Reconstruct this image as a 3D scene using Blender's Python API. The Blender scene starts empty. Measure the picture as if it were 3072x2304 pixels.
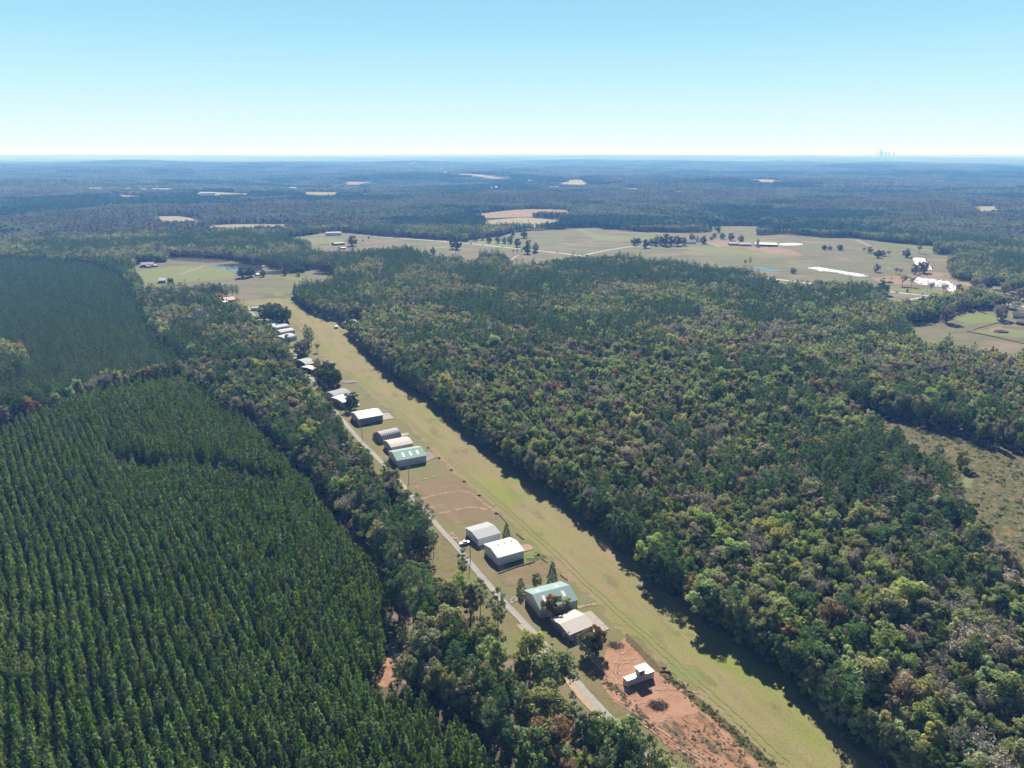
import bpy, math, random
import numpy as np
from mathutils import Vector
R = math.radians
scene = bpy.context.scene
COL = scene.collection

# ------------------------------------------------------------ camera, sky, sun, exposure
CAM_H, FPX, HOR = 190.0, 2250.0, 456.0
PITCH = math.atan((1152 - HOR) / FPX)
cam_d = bpy.data.cameras.new('camera'); cam = bpy.data.objects.new('camera', cam_d); COL.objects.link(cam)
cam_d.sensor_width = 36; cam_d.lens = FPX / 3072 * 36; cam_d.clip_start = 1; cam_d.clip_end = 200000
cam.location = (0, 0, CAM_H); cam.rotation_euler = (R(90) - PITCH, R(0.0), 0)
scene.camera = cam

SUN_EL, SUN_AZ = R(39.5), R(0.0)          # azimuth measured from +y (straight ahead) towards +x
w = bpy.data.worlds.new('World'); scene.world = w; w.use_nodes = True
wn = w.node_tree.nodes; bgn = wn['Background']
sky = wn.new('ShaderNodeTexSky'); sky.sky_type = 'NISHITA'; sky.sun_disc = False
sky.sun_elevation = SUN_EL; sky.sun_rotation = SUN_AZ
sky.altitude = 0; sky.air_density = 1.0; sky.dust_density = 0.5; sky.ozone_density = 2.2
wl_ = w.node_tree.links
tc_ = wn.new('ShaderNodeTexCoord'); sx_ = wn.new('ShaderNodeSeparateXYZ'); wl_.new(tc_.outputs['Generated'], sx_.inputs[0])
lowr = wn.new('ShaderNodeValToRGB'); wl_.new(sx_.outputs['Z'], lowr.inputs[0]); cr_ = lowr.color_ramp       # pale horizon band of the clear autumn sky
SKYK = 20.4
for e_, (p_, c_) in zip([cr_.elements[0], cr_.elements[1], cr_.elements.new(.5), cr_.elements.new(.6), cr_.elements.new(.7)], ((0.0, (.83, .96, .96)), (.035, (.72, .92, .96)), (.08, (.53, .83, .94)), (.14, (.36, .71, .91)), (.30, (.16, .42, .72)))):
    e_.position = p_; e_.color = (*c_, 1)
mk_ = wn.new('ShaderNodeMix'); mk_.data_type = 'RGBA'; mk_.blend_type = 'MULTIPLY'; mk_.inputs[0].default_value = 1; mk_.inputs[7].default_value = (SKYK, SKYK, SKYK, 1); wl_.new(lowr.outputs[0], mk_.inputs[6])
fr_ = wn.new('ShaderNodeMapRange'); fr_.inputs[1].default_value = .18; fr_.inputs[2].default_value = .38; wl_.new(sx_.outputs['Z'], fr_.inputs[0])
ms_ = wn.new('ShaderNodeMix'); ms_.data_type = 'RGBA'; wl_.new(fr_.outputs[0], ms_.inputs[0]); wl_.new(mk_.outputs[2], ms_.inputs[6]); wl_.new(sky.outputs[0], ms_.inputs[7])
wl_.new(ms_.outputs[2], bgn.inputs[0]); bgn.inputs[1].default_value = 0.026
sd = bpy.data.lights.new('sun', 'SUN'); sd.energy = 5.0; sd.angle = R(0.5); sd.color = (1.0, 0.96, 0.90)
so = bpy.data.objects.new('sun', sd); COL.objects.link(so); so.location = (0, 300, 400)
sdir = Vector((math.sin(SUN_AZ) * math.cos(SUN_EL), math.cos(SUN_AZ) * math.cos(SUN_EL), math.sin(SUN_EL)))
so.rotation_euler = sdir.to_track_quat('Z', 'Y').to_euler()
scene.view_settings.view_transform = 'Standard'; scene.view_settings.look = 'None'
scene.view_settings.exposure = 1.02; scene.view_settings.gamma = 1
cy = scene.cycles
cy.use_denoising = True; cy.max_bounces = 5; cy.diffuse_bounces = 2; cy.glossy_bounces = 2
cy.transmission_bounces = 2; cy.transparent_max_bounces = 10; cy.volume_bounces = 0
cy.sample_clamp_indirect = 4

# ------------------------------------------------------------ geometry helpers
rs = np.random.RandomState(7)
def G(X, Y, z=0.0):
    """ground point (at height z) seen at the full-size photograph's pixel X, Y"""
    dx = (X - 1536) / FPX; dy = -(Y - 1152) / FPX
    d = (dx, math.cos(PITCH) + dy * math.sin(PITCH), -math.sin(PITCH) + dy * math.cos(PITCH))
    t = (CAM_H - z) / -d[2]
    return (d[0] * t, d[1] * t)
def zoomer(ox, oy, s):
    def f(a, b, z=0.0): return G(ox + a * s, oy + b * s, z)
    f.px = lambda a, b: (ox + a * s, oy + b * s)
    return f
F = zoomer(0, 0, 3072 / 2212)
z1 = zoomer(1500, 1700, 1100 / 2212); z2 = zoomer(1200, 1300, 700 / 1659)
z3 = zoomer(900, 1100, 600 / 2212); z4 = zoomer(700, 850, 450 / 2133)
z8 = zoomer(1850, 1950, 250 / 2212); zy = zoomer(1100, 1600, 900 / 2121)
zA = zoomer(350, 740, 750 / 2212); zB = zoomer(850, 640, 600 / 2212); zC = zoomer(1400, 620, 600 / 2212)
zD = zoomer(1950, 660, 600 / 2212); zE = zoomer(2450, 720, 622 / 2212)
zL = zoomer(0, 430, 1100 / 2212); zM = zoomer(900, 430, 1100 / 2212); zR = zoomer(1970, 430, 1102 / 2212)
zS = zoomer(2200, 1000, 872 / 2067); zP = zoomer(1150, 480, 500 / 2212)
def proj(x, y, z):
    c, s = math.cos(PITCH), math.sin(PITCH)
    zz = z - CAM_H; dep = y * c - zz * s; up = y * s + zz * c
    return 1536 + FPX * x / dep, 1152 - FPX * up / dep
def height_at(xy, pxY):
    lo, hi = 0.0, 60.0
    for _ in range(40):
        m = (lo + hi) / 2
        if proj(xy[0], xy[1], m)[1] > pxY: lo = m
        else: hi = m
    return lo

def T(x, y):
    """terrain height: level round the airstrip, rolling further out"""
    x = np.asarray(x, float); y = np.asarray(y, float); r = np.hypot(x, y)
    a = np.clip((r - 2000) / 3500, 0, 1); a = a * a * (3 - 2 * a)
    h = 11 * np.sin(x / 610 + 1.3 * np.sin(y / 1450)) * np.cos(y / 820 + .9) + 8 * np.sin(y / 470 + x / 900 + 2.0)
    h *= 1 + np.clip((r - 3000) / 3500, 0, 1) * 1.1; h += 14 * np.sin(x / 2300 + .6) * np.sin(y / 1900 + x / 5200) + 5 * np.sin(x / 240 + 1.1) * np.sin(y / 310)
    b = np.clip((r - 7000) / 14000, 0, 1)
    h += b * (26 * np.sin(x / 5200 + 1.0 + .6 * np.sin(y / 7000)) + 22 * np.sin(y / 3900 + x / 9000 + .4) + 12 * np.sin(x / 2100 + y / 2500))
    return a * h * (0.65 + 0.35 * a) - a * 4

def mesh_np(name, verts, faces_flat, nper, mats=(), mat_idx=None, attrs=None, smooth=False):
    me = bpy.data.meshes.new(name)
    V = np.ascontiguousarray(verts, dtype=np.float32); FF = np.ascontiguousarray(faces_flat, dtype=np.int32)
    n = len(FF) // nper
    me.vertices.add(len(V)); me.vertices.foreach_set('co', V.ravel())
    me.loops.add(len(FF)); me.loops.foreach_set('vertex_index', FF)
    me.polygons.add(n); me.polygons.foreach_set('loop_start', np.arange(0, n * nper, nper, dtype=np.int32))
    for m in mats: me.materials.append(m)
    if mat_idx is not None: me.polygons.foreach_set('material_index', np.asarray(mat_idx, dtype=np.int32))
    me.update(calc_edges=True)
    if smooth: me.polygons.foreach_set('use_smooth', np.ones(n, dtype=bool))
    for k, v in (attrs or {}).items():
        a = me.attributes.new(k, 'FLOAT', 'POINT'); a.data.foreach_set('value', np.ascontiguousarray(v, dtype=np.float32))
    return me

def tag(o, label=None, cat=None, group=None, kind=None):
    if label: o['label'] = label
    if cat: o['category'] = cat
    if group: o['group'] = group
    if kind: o['kind'] = kind
    return o
def link(name, me, parent=None, loc=None):
    o = bpy.data.objects.new(name, me); COL.objects.link(o)
    if parent is not None: o.parent = parent
    if loc is not None: o.location = loc
    return o
def empty(name, loc, rz=0):
    o = bpy.data.objects.new(name, None); COL.objects.link(o); o.location = loc; o.rotation_euler = (0, 0, rz)
    o.empty_display_size = 1
    return o

# ------------------------------------------------------------ materials
def new_mat(name):
    m = bpy.data.materials.new(name); m.use_nodes = True
    nt = m.node_tree; b = nt.nodes['Principled BSDF']
    return m, nt, b
def nd(nt, t, **kw):
    n = nt.nodes.new(t)
    for k, v in kw.items():
        if k in n.bl_rna.properties.keys() and not k.startswith('in_'): setattr(n, k, v)
    return n
def noise(nt, vec, scale, detail=4, rough=.55, dist=0.0):
    n = nt.nodes.new('ShaderNodeTexNoise'); n.inputs['Scale'].default_value = scale
    n.inputs['Detail'].default_value = detail; n.inputs['Roughness'].default_value = rough
    n.inputs['Distortion'].default_value = dist
    if vec is not None: nt.links.new(vec, n.inputs['Vector'])
    return n.outputs['Fac']
def mapping(nt, vec, rot=0, sc=(1, 1, 1), loc=(0, 0, 0)):
    n = nt.nodes.new('ShaderNodeMapping'); n.inputs['Rotation'].default_value = (0, 0, rot)
    n.inputs['Scale'].default_value = sc; n.inputs['Location'].default_value = loc
    nt.links.new(vec, n.inputs['Vector']); return n.outputs[0]
def ramp(nt, fac, stops):
    n = nt.nodes.new('ShaderNodeValToRGB'); cr = n.color_ramp
    while len(cr.elements) < len(stops): cr.elements.new(0.5)
    for e, (p, c) in zip(cr.elements, stops):
        e.position = p; e.color = (c, c, c, 1) if isinstance(c, (int, float)) else (*c, 1)
    nt.links.new(fac, n.inputs[0]); return n.outputs[0]
def mixc(nt, fac, a, b, mode='MIX'):
    n = nt.nodes.new('ShaderNodeMix'); n.data_type = 'RGBA'; n.blend_type = mode
    def put(s, v):
        if isinstance(v, (int, float)): s.default_value = v
        elif isinstance(v, tuple): s.default_value = (*v, 1) if len(v) == 3 else v
        else: nt.links.new(v, s)
    put(n.inputs[0], fac); put(n.inputs[6], a); put(n.inputs[7], b); return n.outputs[2]
def mth(nt, op, a, b=None, clamp=False):
    n = nt.nodes.new('ShaderNodeMath'); n.operation = op; n.use_clamp = clamp
    for i, v in enumerate((a, b)):
        if v is None: continue
        if isinstance(v, (int, float)): n.inputs[i].default_value = v
        else: nt.links.new(v, n.inputs[i])
    return n.outputs[0]
def bump(nt, b, h, strength=.4, dist=.3):
    n = nt.nodes.new('ShaderNodeBump'); n.inputs['Strength'].default_value = strength
    n.inputs['Distance'].default_value = dist
    nt.links.new(h, n.inputs['Height']); nt.links.new(n.outputs[0], b.inputs['Normal'])
def coords(nt):
    return nt.nodes.new('ShaderNodeTexCoord').outputs['Object']

def along(nt, vec, rot, sc, loc):
    n = nt.nodes.new('ShaderNodeMapping'); n.vector_type = 'TEXTURE'; n.inputs['Rotation'].default_value = (0, 0, rot)
    n.inputs['Scale'].default_value = (1 / sc[0], 1 / sc[1], 1); n.inputs['Location'].default_value = loc
    nt.links.new(vec, n.inputs['Vector']); return n.outputs[0]
RWA = R(117.3)      # direction of the airstrip on the ground
def ground_mat(name, base, layers, rough=1.0, edge=None, bmp=None):
    """base colour ramp over noise, then layers (scale, lo, hi, colour, (rot, sx, sy), amount); edge=(scale, amp) ragged cut-out"""
    m, nt, b = new_mat(name); c = coords(nt)
    s0, cols = base; GK = .82; cols = [tuple(q * GK for q in k) for k in cols]; layers = [(l[0], l[1], l[2], tuple(q * GK for q in l[3]), l[4], l[5]) for l in layers]
    col = ramp(nt, noise(nt, c, s0, 6, .6), [(.30 + .4 * i / max(1, len(cols) - 1), k) for i, k in enumerate(cols)])
    for i, (sc, lo, hi, k, st, am) in enumerate(layers):
        v = along(nt, c, -st[0], (st[1], st[2]), (37 * i + 11, 17 * i, 0)) if st else mapping(nt, c, 0, (1, 1, 1), (53 * i + 5, 31 * i, 0))
        f = ramp(nt, noise(nt, v, sc, 5, .6), [(lo, 0.0), (hi, am)])
        col = mixc(nt, f, col, k)
    nt.links.new(col, b.inputs['Base Color']); b.inputs['Roughness'].default_value = rough
    b.inputs['Specular IOR Level'].default_value = .1
    if bmp: bump(nt, b, noise(nt, c, bmp[0], 5, .65), 1.0, bmp[1])
    if edge:
        a = nt.nodes.new('ShaderNodeAttribute'); a.attribute_name = 'edge'
        f = mth(nt, 'MULTIPLY', mth(nt, 'SUBTRACT', noise(nt, c, edge[0], 4, .65), .5), edge[1] * 2)
        f = mth(nt, 'ADD', a.outputs['Fac'], f); f = mth(nt, 'GREATER_THAN', f, 0.0)
        tr = nt.nodes.new('ShaderNodeBsdfTransparent'); mx = nt.nodes.new('ShaderNodeMixShader')
        out = nt.nodes['Material Output']
        nt.links.new(f, mx.inputs[0]); nt.links.new(tr.outputs[0], mx.inputs[1]); nt.links.new(b.outputs[0], mx.inputs[2])
        nt.links.new(mx.outputs[0], out.inputs['Surface'])
    return m
def plain_mat(name, col, rough=.6, metal=0.0, spec=.3, var=.12, scale=.6, ribs=None, stain=None, bmpv=.02):
    ribk = .85 if bmpv > .4 else .35
    """painted / metal sheet: slight blotches, standing seams (ribs = (axis, spacing)), optional stains"""
    m, nt, b = new_mat(name); c = coords(nt); col = tuple(q * .84 for q in col)
    f = noise(nt, c, scale, 5, .6)
    k = mixc(nt, f, tuple(min(1, x * (1 - var)) for x in col), tuple(min(1, x * (1 + var)) for x in col))
    if stain:
        v = mapping(nt, c, 0, stain[2])
        k = mixc(nt, ramp(nt, noise(nt, v, stain[1], 5, .7), [(stain[3], 0.0), (stain[3] + .18, 1.0)]), k, stain[0])
    if ribs:
        wv = nt.nodes.new('ShaderNodeTexWave'); wv.wave_type = 'BANDS'; wv.bands_direction = ribs[0]
        wv.inputs['Scale'].default_value = .314 / ribs[1] * 1.0
        nt.links.new(c, wv.inputs['Vector'])
        ln = ramp(nt, wv.outputs['Fac'], [(.0, 1.0), (.16 if bmpv < .4 else .5, 0.0)])
        k = mixc(nt, mth(nt, 'MULTIPLY', ln, ribk), k, tuple(x * .55 for x in col))
        bump(nt, b, wv.outputs['Fac'], .5, bmpv)
    nt.links.new(k, b.inputs['Base Color']); b.inputs['Roughness'].default_value = rough
    b.inputs['Metallic'].default_value = metal; b.inputs['Specular IOR Level'].default_value = spec
    return m

LEAF = {}
def leaf_mat(key, col, trans=.35, vary=.25, hue=.03):
    m, nt, b = new_mat('foliage_' + key)
    nt.nodes.remove(b)
    a = nt.nodes.new('ShaderNodeAttribute'); a.attribute_name = 'tone'
    oi = nt.nodes.new('ShaderNodeObjectInfo')
    hs = nt.nodes.new('ShaderNodeHueSaturation'); hs.inputs['Color'].default_value = (*col, 1)
    v = mth(nt, 'ADD', mth(nt, 'MULTIPLY', oi.outputs['Random'], vary * 2), 1 - vary)
    v = mth(nt, 'MULTIPLY', v, a.outputs['Fac'])
    nt.links.new(v, hs.inputs['Value'])
    r2 = mth(nt, 'FRACT', mth(nt, 'MULTIPLY', oi.outputs['Random'], 17.31))
    nt.links.new(mth(nt, 'ADD', mth(nt, 'MULTIPLY', r2, hue * 2), .5 - hue), hs.inputs['Hue'])
    r3 = mth(nt, 'FRACT', mth(nt, 'MULTIPLY', oi.outputs['Random'], 71.7))
    nt.links.new(mth(nt, 'ADD', mth(nt, 'MULTIPLY', r3, .4), .75), hs.inputs['Saturation'])
    d = nt.nodes.new('ShaderNodeBsdfDiffuse'); t = nt.nodes.new('ShaderNodeBsdfTranslucent')
    nt.links.new(hs.outputs[0], d.inputs[0])
    tc = mixc(nt, 1.0, hs.outputs[0], (1.0, .95, .6), 'MULTIPLY'); nt.links.new(tc, t.inputs[0])
    mx = nt.nodes.new('ShaderNodeMixShader'); mx.inputs[0].default_value = trans
    nt.links.new(d.outputs[0], mx.inputs[1]); nt.links.new(t.outputs[0], mx.inputs[2])
    nt.links.new(mx.outputs[0], nt.nodes['Material Output'].inputs['Surface'])
    LEAF[key] = m; return m
leaf_mat('plantation', (.15, .225, .054), .40, .26, .02)
leaf_mat('young', (.095, .165, .078), .34, .26, .02)
leaf_mat('pine', (.105, .175, .07), .36, .30, .02)
leaf_mat('green', (.30, .37, .155), .44, .20, .015)
leaf_mat('olive', (.28, .30, .15), .42, .22, .015)
leaf_mat('dark', (.125, .19, .075), .36, .24, .025)
leaf_mat('yellow', (.39, .39, .15), .44, .18, .015)
leaf_mat('rust', (.34, .235, .135), .38, .2, .012)
leaf_mat('tan', (.345, .305, .235), .36, .18, .01)
leaf_mat('bare', (.34, .32, .28), .2, .15, .01)
leaf_mat('shrub', (.12, .19, .06), .38, .2, .03)
BARK = plain_mat('bark', (.11, .085, .065), .95, var=.3, scale=2)
BARKL = plain_mat('pale_bark', (.20, .18, .155), .95, var=.3, scale=2)

# ------------------------------------------------------------ trees
def unit(v): return v / (np.linalg.norm(v, axis=-1, keepdims=True) + 1e-9)
def leaves(P, N, S, rng, asp=.6):
    n = len(P); t = unit(np.cross(N, rng.normal(size=(n, 3)))); b = np.cross(N, t)
    S = S[:, None]
    k = rng.uniform(.7, 1.3, (n, 4, 1))
    V = np.stack([P - t * S * k[:, 0], P + b * S * asp * k[:, 1], P + t * S * k[:, 2], P - b * S * asp * k[:, 3]], 1)
    return V.reshape(-1, 3)
def tube(p0, p1, r0, r1, n=5):
    p0, p1 = np.array(p0, float), np.array(p1, float); d = unit(p1 - p0)
    a = unit(np.cross(d, [0.3, 1, .2])); b = np.cross(d, a)
    th = np.arange(n) * 2 * np.pi / n; ring = np.cos(th)[:, None] * a + np.sin(th)[:, None] * b
    V = np.concatenate([p0 + ring * r0, p1 + ring * r1]); i = np.arange(n); j = (i + 1) % n
    return V, np.stack([i, j, j + n, i + n], 1)
def join_tubes(tubes):
    Vs, Fs, o = [], [], 0
    for V, f in tubes:
        Vs.append(V); Fs.append(f + o); o += len(V)
    return np.concatenate(Vs), np.concatenate(Fs)
def clumps_to_leaves(C, RC, n_each, size, rng, flat=.8, upb=.25, tone=(.7, 1.25), asp=.6):
    P, N, S, Tn = [], [], [], []
    for c, rc in zip(C, RC):
        n = max(3, int(n_each * rng.uniform(.8, 1.2)))
        d = unit(rng.normal(size=(n, 3)) + [0, 0, upb])
        p = c + d * rc * rng.uniform(.55, 1.05, (n, 1)) * [1, 1, flat]
        P.append(p); N.append(unit(d + rng.normal(size=(n, 3)) * .33)); S.append(size * rng.uniform(.65, 1.25, n))
        tn = rng.uniform(*tone); Tn.append(tn * rng.uniform(.8, 1.2, n))
    P, N, S, Tn = map(np.concatenate, (P, N, S, Tn))
    V = leaves(P, N, S, rng, asp)
    return V, np.repeat(Tn, 4)
def gen_broad(seed, h=15, r=5, base=.3, ncl=42, nl=60, size=.5, sparse=1.0, limbs=9, thr=-.7):
    rng = np.random.RandomState(seed)
    zc = h * (base + 1) / 2; rz = h * (1 - base) / 2
    d = unit(rng.normal(size=(ncl, 3)) * [1, 1, 1]); d[:, 2] = np.where(d[:, 2] < thr, -d[:, 2], d[:, 2])
    lob = 1 + .22 * np.sin(3 * np.arctan2(d[:, 1], d[:, 0]) + seed) + rng.normal(size=ncl) * .08
    rad = rng.uniform(.45, .86, ncl) ** .7 * lob
    C = d * rad[:, None] * [r, r, rz] + [0, 0, zc]
    RC = r * rng.uniform(.22, .36, ncl)
    V, tn = clumps_to_leaves(C, RC, nl * sparse, size, rng)
    tb = [tube((0, 0, -.3), (.2, .1, zc), r * .07, r * .035, 6)]
    if limbs:
        for c in C[:limbs]:
            s = np.array([0, 0, rng.uniform(base * .8, .55) * h]); tb.append(tube(s, c, r * .03, .04, 4))
    return V, tn, join_tubes(tb)
def gen_tallpine(seed, h=20, r=3.6, base=.45, nwh=11, size=.42, nl=26, nb=6):
    rng = np.random.RandomState(seed); C, RC, tb = [], [], []
    for k in range(nwh):
        t = k / (nwh - 1); z = h * (base + (1 - base) * t)
        prof = (math.sin(math.pi * min(1, .22 + .78 * (1 - t) * 1.0)) * .55 + .55 * (1 - t) ** .5) if t < .98 else .1
        m = max(2, int(nb * (1.05 - .5 * t)))
        a0 = rng.uniform(0, 6.28)
        for j in range(m):
            a = a0 + j * 6.283 / m + rng.normal() * .3; rr = r * prof * rng.uniform(.5, 1.05)
            c = np.array([math.cos(a) * rr, math.sin(a) * rr, z + rng.normal() * .5]); C.append(c); RC.append(r * rng.uniform(.22, .34))
            if k < nwh - 2 and j % 2 == 0: tb.append(tube((0, 0, z - .8), c, .09, .03, 3))
    C.append(np.array([0, 0, h - .4])); RC.append(r * .22)
    V, tn = clumps_to_leaves(np.array(C), RC, nl, size, rng, .62, .35, (.7, 1.3), .38)
    tb.append(tube((0, 0, -.3), (0, 0, h * .96), .24, .05, 6))
    return V, tn, join_tubes(tb)
def gen_cone(seed, h=12, r=2.1, base=.12, nwh=13, size=.34, nl=13, nb=8, pw=.75, tone=(.72, 1.28)):
    rng = np.random.RandomState(seed); C, RC = [], []
    for k in range(nwh):
        t = k / nwh; z = h * (base + (1 - base) * t); rr0 = r * (1 - t) ** pw
        m = max(2, int(round(nb * (1 - t * .7)))); a0 = rng.uniform(0, 6.28)
        for j in range(m):
            a = a0 + j * 6.283 / m + rng.normal() * .2; rr = rr0 * rng.uniform(.55, 1.0)
            C.append([math.cos(a) * rr, math.sin(a) * rr, z + rr * .18 + rng.normal() * .15]); RC.append(max(.28, .30 * r * (1 - .45 * t)))
    C.append([0, 0, h - .25]); RC.append(.28)
    V, tn = clumps_to_leaves(np.array(C), RC, nl, size, rng, .95, .5, tone, .45)
    return V, tn, join_tubes([tube((0, 0, -.3), (0, 0, h * .93), .15, .03, 5)])
def gen_bare(seed, h=14, r=4.5, leafy=.35):
    rng = np.random.RandomState(seed); tb = [tube((0, 0, -.3), (.2, 0, h * .5), .28, .14, 6)]; C = []
    for j in range(11):
        a = rng.uniform(0, 6.28); z0 = h * rng.uniform(.22, .5); L = rng.uniform(.5, 1.0)
        m = np.array([math.cos(a) * r * .5 * L, math.sin(a) * r * .5 * L, z0 + h * .22]); tb.append(tube((0, 0, z0), m, .12, .07, 4))
        for q in range(5):
            e = m + np.array([math.cos(a + rng.normal() * .8), math.sin(a + rng.normal() * .8), 0]) * r * .5 * rng.uniform(.3, 1) + [0, 0, h * rng.uniform(.05, .3)]
            tb.append(tube(m, e, .06, .02, 3)); C.append(e)
            for s in range(3):
                e2 = e + rng.normal(size=3) * [r * .2, r * .2, h * .05] + [0, 0, h * .04]; tb.append(tube((m + e) / 2, e2, .035, .015, 3)); C.append(e2)
    V, tn = clumps_to_leaves(np.array(C), [r * .17] * len(C), 9 * leafy / .35, .26, rng, 1, .2)
    return V, tn, join_tubes(tb)
def crown_mesh(name, g, mat):
    V, tn, _ = g; return mesh_np(name, V, np.arange(len(V)), 4, (mat,), attrs={'tone': tn})
def trunk_mesh(name, g, mat):
    return mesh_np(name, g[2][0], g[2][1].ravel(), 4, (mat,), smooth=True)
def merged_mesh(name, g, mat, bark):
    V, tn, (TV, TF) = g; n = len(V)
    Vv = np.concatenate([V, TV]); ff = np.concatenate([np.arange(n), (TF + n).ravel()])
    mi = np.concatenate([np.zeros(n // 4, int), np.ones(len(TF), int)])
    return mesh_np(name, Vv, ff, 4, (mat, bark), mi, {'tone': np.concatenate([tn, np.ones(len(TV))])})

BROAD_COLS = ['green', 'olive', 'dark', 'yellow', 'rust', 'tan', 'bare']
NEAR = {
    'plantation': [gen_cone(100 + i, 10.5 + i * .6, 2.25, .08, 12, .50, 8, 7, .72, (.55, 1.5)) for i in range(5)],
    'tallpine': [gen_tallpine(200 + i, (19, 21, 17)[i], (3.5, 3.9, 3.2)[i], (.5, .42, .35)[i]) for i in range(3)],
    'broad': [gen_broad(300 + i, (15, 17, 13, 16)[i], (4.6, 5.2, 4.4, 3.2)[i], (.14, .16, .08, .06)[i], 46, 74, .42) for i in range(4)],
    'full': [gen_broad(350 + i, (12, 14, 11)[i], (3.4, 4.2, 3.9)[i], .02, (44, 52, 46)[i], 58, .42, 1, 6, -1.1) for i in range(3)],
    'bare': [gen_bare(400 + i) for i in range(2)],
    'cedar': [gen_cone(500, 7, 2.0, .04, 12, .30, 14, 8, .5)],
}
MID = {
    'plantation': [gen_cone(110 + i, 10.5 + i * .5, 2.3, .15, 6, .8, 4, 5, .66) for i in range(3)],
    'young': [gen_cone(120 + i, 10 + i * .5, 1.7, .25, 5, .75, 3, 4, .7) for i in range(2)],
    'tallpine': [gen_tallpine(210 + i, (17, 19)[i], 3.3, .35, 7, .85, 7, 5) for i in range(2)],
    'broad': [gen_broad(310 + i, (14, 16, 13)[i], (4.4, 5.0, 4.0)[i], .08, 18, 13, 1.0, 1, 0) for i in range(3)],
}
# ------------------------------------------------------------ outlines on the ground
def polyline_y(pts, dy=0.0): return [(x, y + dy) for x, y in pts]
SHADOW_EDGE = [z1(2150, 1215), z1(1840, 900), z1(1710, 780), z1(1560, 680), z1(1400, 560), z1(1250, 480), z1(1160, 350), z1(1060, 290), z1(960, 240), z1(880, 100), z1(730, 0),
               z2(1480, 830), z2(1230, 650), z2(1200, 600), z2(950, 430), z2(800, 320), z2(620, 190), z2(400, 0),
               z3(1600, 620), z3(1380, 430), z3(1200, 330), z3(1100, 260), z3(930, 130), z3(790, 0),
               z4(1640, 830), z4(1560, 720), z4(1480, 660), z4(1480, 560), z4(1300, 545), z4(1150, 490), z4(1060, 450), z4(980, 390), z4(860, 300), z4(800, 210)]
EAST_EDGE = polyline_y(SHADOW_EDGE, 17.0)
dv = np.array([math.cos(RWA), math.sin(RWA)])
e0 = EAST_EDGE[0]; EAST_EDGE = [(e0[0] - dv[0] * 170, e0[1] - dv[1] * 170)] + EAST_EDGE
ROADPX = [z1(1080, 1330), z1(960, 1215), z1(850, 1100), z1(640, 895), z1(545, 795), z1(450, 690), z1(385, 590), z1(290, 500), z1(150, 340), z2(790, 1262), z2(680, 1130), z2(545, 985), z2(480, 900),
          z2(400, 800), z2(300, 700), z2(200, 580), z2(95, 465), z2(20, 372), z3(1255, 1470), z3(1110, 1280), z3(970, 1130), z3(870, 1030), z3(780, 930), z3(710, 870), z3(640, 790), z3(560, 700),
          z3(470, 590), z3(400, 510), z3(330, 440), z3(270, 380), z4(1180, 1400), z4(1050, 1310), z4(960, 1200), z4(880, 1060), z4(760, 900), z4(600, 700), z4(420, 560), z4(300, 460), z4(200, 330)]
r0 = np.array(ROADPX[0]); r1 = np.array(ROADPX[1]); ROADPX = [tuple(r0 + (r0 - r1) / np.linalg.norm(r0 - r1) * 150)] + ROADPX
def offset_line(pts, d):
    P = np.array(pts); t = np.gradient(P, axis=0); t = t / np.linalg.norm(t, axis=1, keepdims=True)
    n = np.stack([-t[:, 1], t[:, 0]], 1); return [tuple(q) for q in P + n * d]
zW = zoomer(450, 750, 900 / 2212)
WEST_EDGE = offset_line(ROADPX, 4.5)[:16] + [z2(262, 740, 3), z2(250, 650, 9), z2(205, 585, 11), z2(140, 520, 11), z2(60, 470, 11), z2(0, 425, 11)] + [zW(a, b, 12) for a, b in (
    (1780, 1650), (1680, 1590), (1590, 1500), (1490, 1400), (1430, 1300), (1360, 1210), (1270, 1110), (1250, 1040), (1150, 970), (1100, 900), (1060, 820), (1020, 750), (960, 670), (930, 610), (850, 560), (760, 505), (700, 425), (660, 400))]
CLEAR_MAIN = EAST_EDGE + [z4(760, 200), z4(100, 235)] + WEST_EDGE[::-1]
EAST_HOUSE = [z4(1470, 540), z4(1560, 500), z4(1850, 500), z4(1860, 610), z4(1780, 640, 5), z4(1700, 670, 6), z4(1560, 700, 5), z4(1480, 640)]
RED_HOUSE = [zA(905, 455), zA(1100, 445), zA(1100, 520), zA(1050, 540, 8), zA(930, 535, 8)]
PATCH_W = [z2(290, 800), z2(200, 870), z2(60, 930), z2(60, 1010, 8), z2(200, 990, 10), z2(330, 1000, 8), z2(430, 1020), z2(560, 990), z2(420, 830), z2(320, 730)]
YARDW = [z2(560, 960), z2(400, 1080, 3), zy(330, 420), zy(150, 620), zy(150, 900), zy(200, 1050), zy(600, 1150), zy(900, 1300), zy(1000, 1659), zy(1600, 1750), zy(1960, 1659), z1(640, 895), z1(385, 590), z1(150, 340), z2(790, 1262)]
GAPROAD = [zy(160, 800), zy(200, 830), zy(200, 960), zy(230, 1050), zy(130, 1090), zy(20, 1080), zy(90, 960), zy(150, 880)]
FIELD_W = [zA(140, 190), zA(200, 150), zA(450, 135), zA(455, 90), zA(700, 95), zA(960, 110), zA(1180, 150), zA(1300, 170), zA(1450, 205), zA(1600, 215), zA(1760, 205), zA(1900, 240), zA(1960, 300, 8), zA(1830, 340, 9), zA(1680, 345, 10),
           zA(1480, 395, 12), zA(1460, 450), zA(1540, 455), z4(800, 205), z4(100, 240), zA(1080, 490), zA(1085, 465), zA(900, 380, 6), zA(620, 410, 8), zA(250, 420, 8), zA(230, 330, 6), zA(170, 240, 3)]
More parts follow.
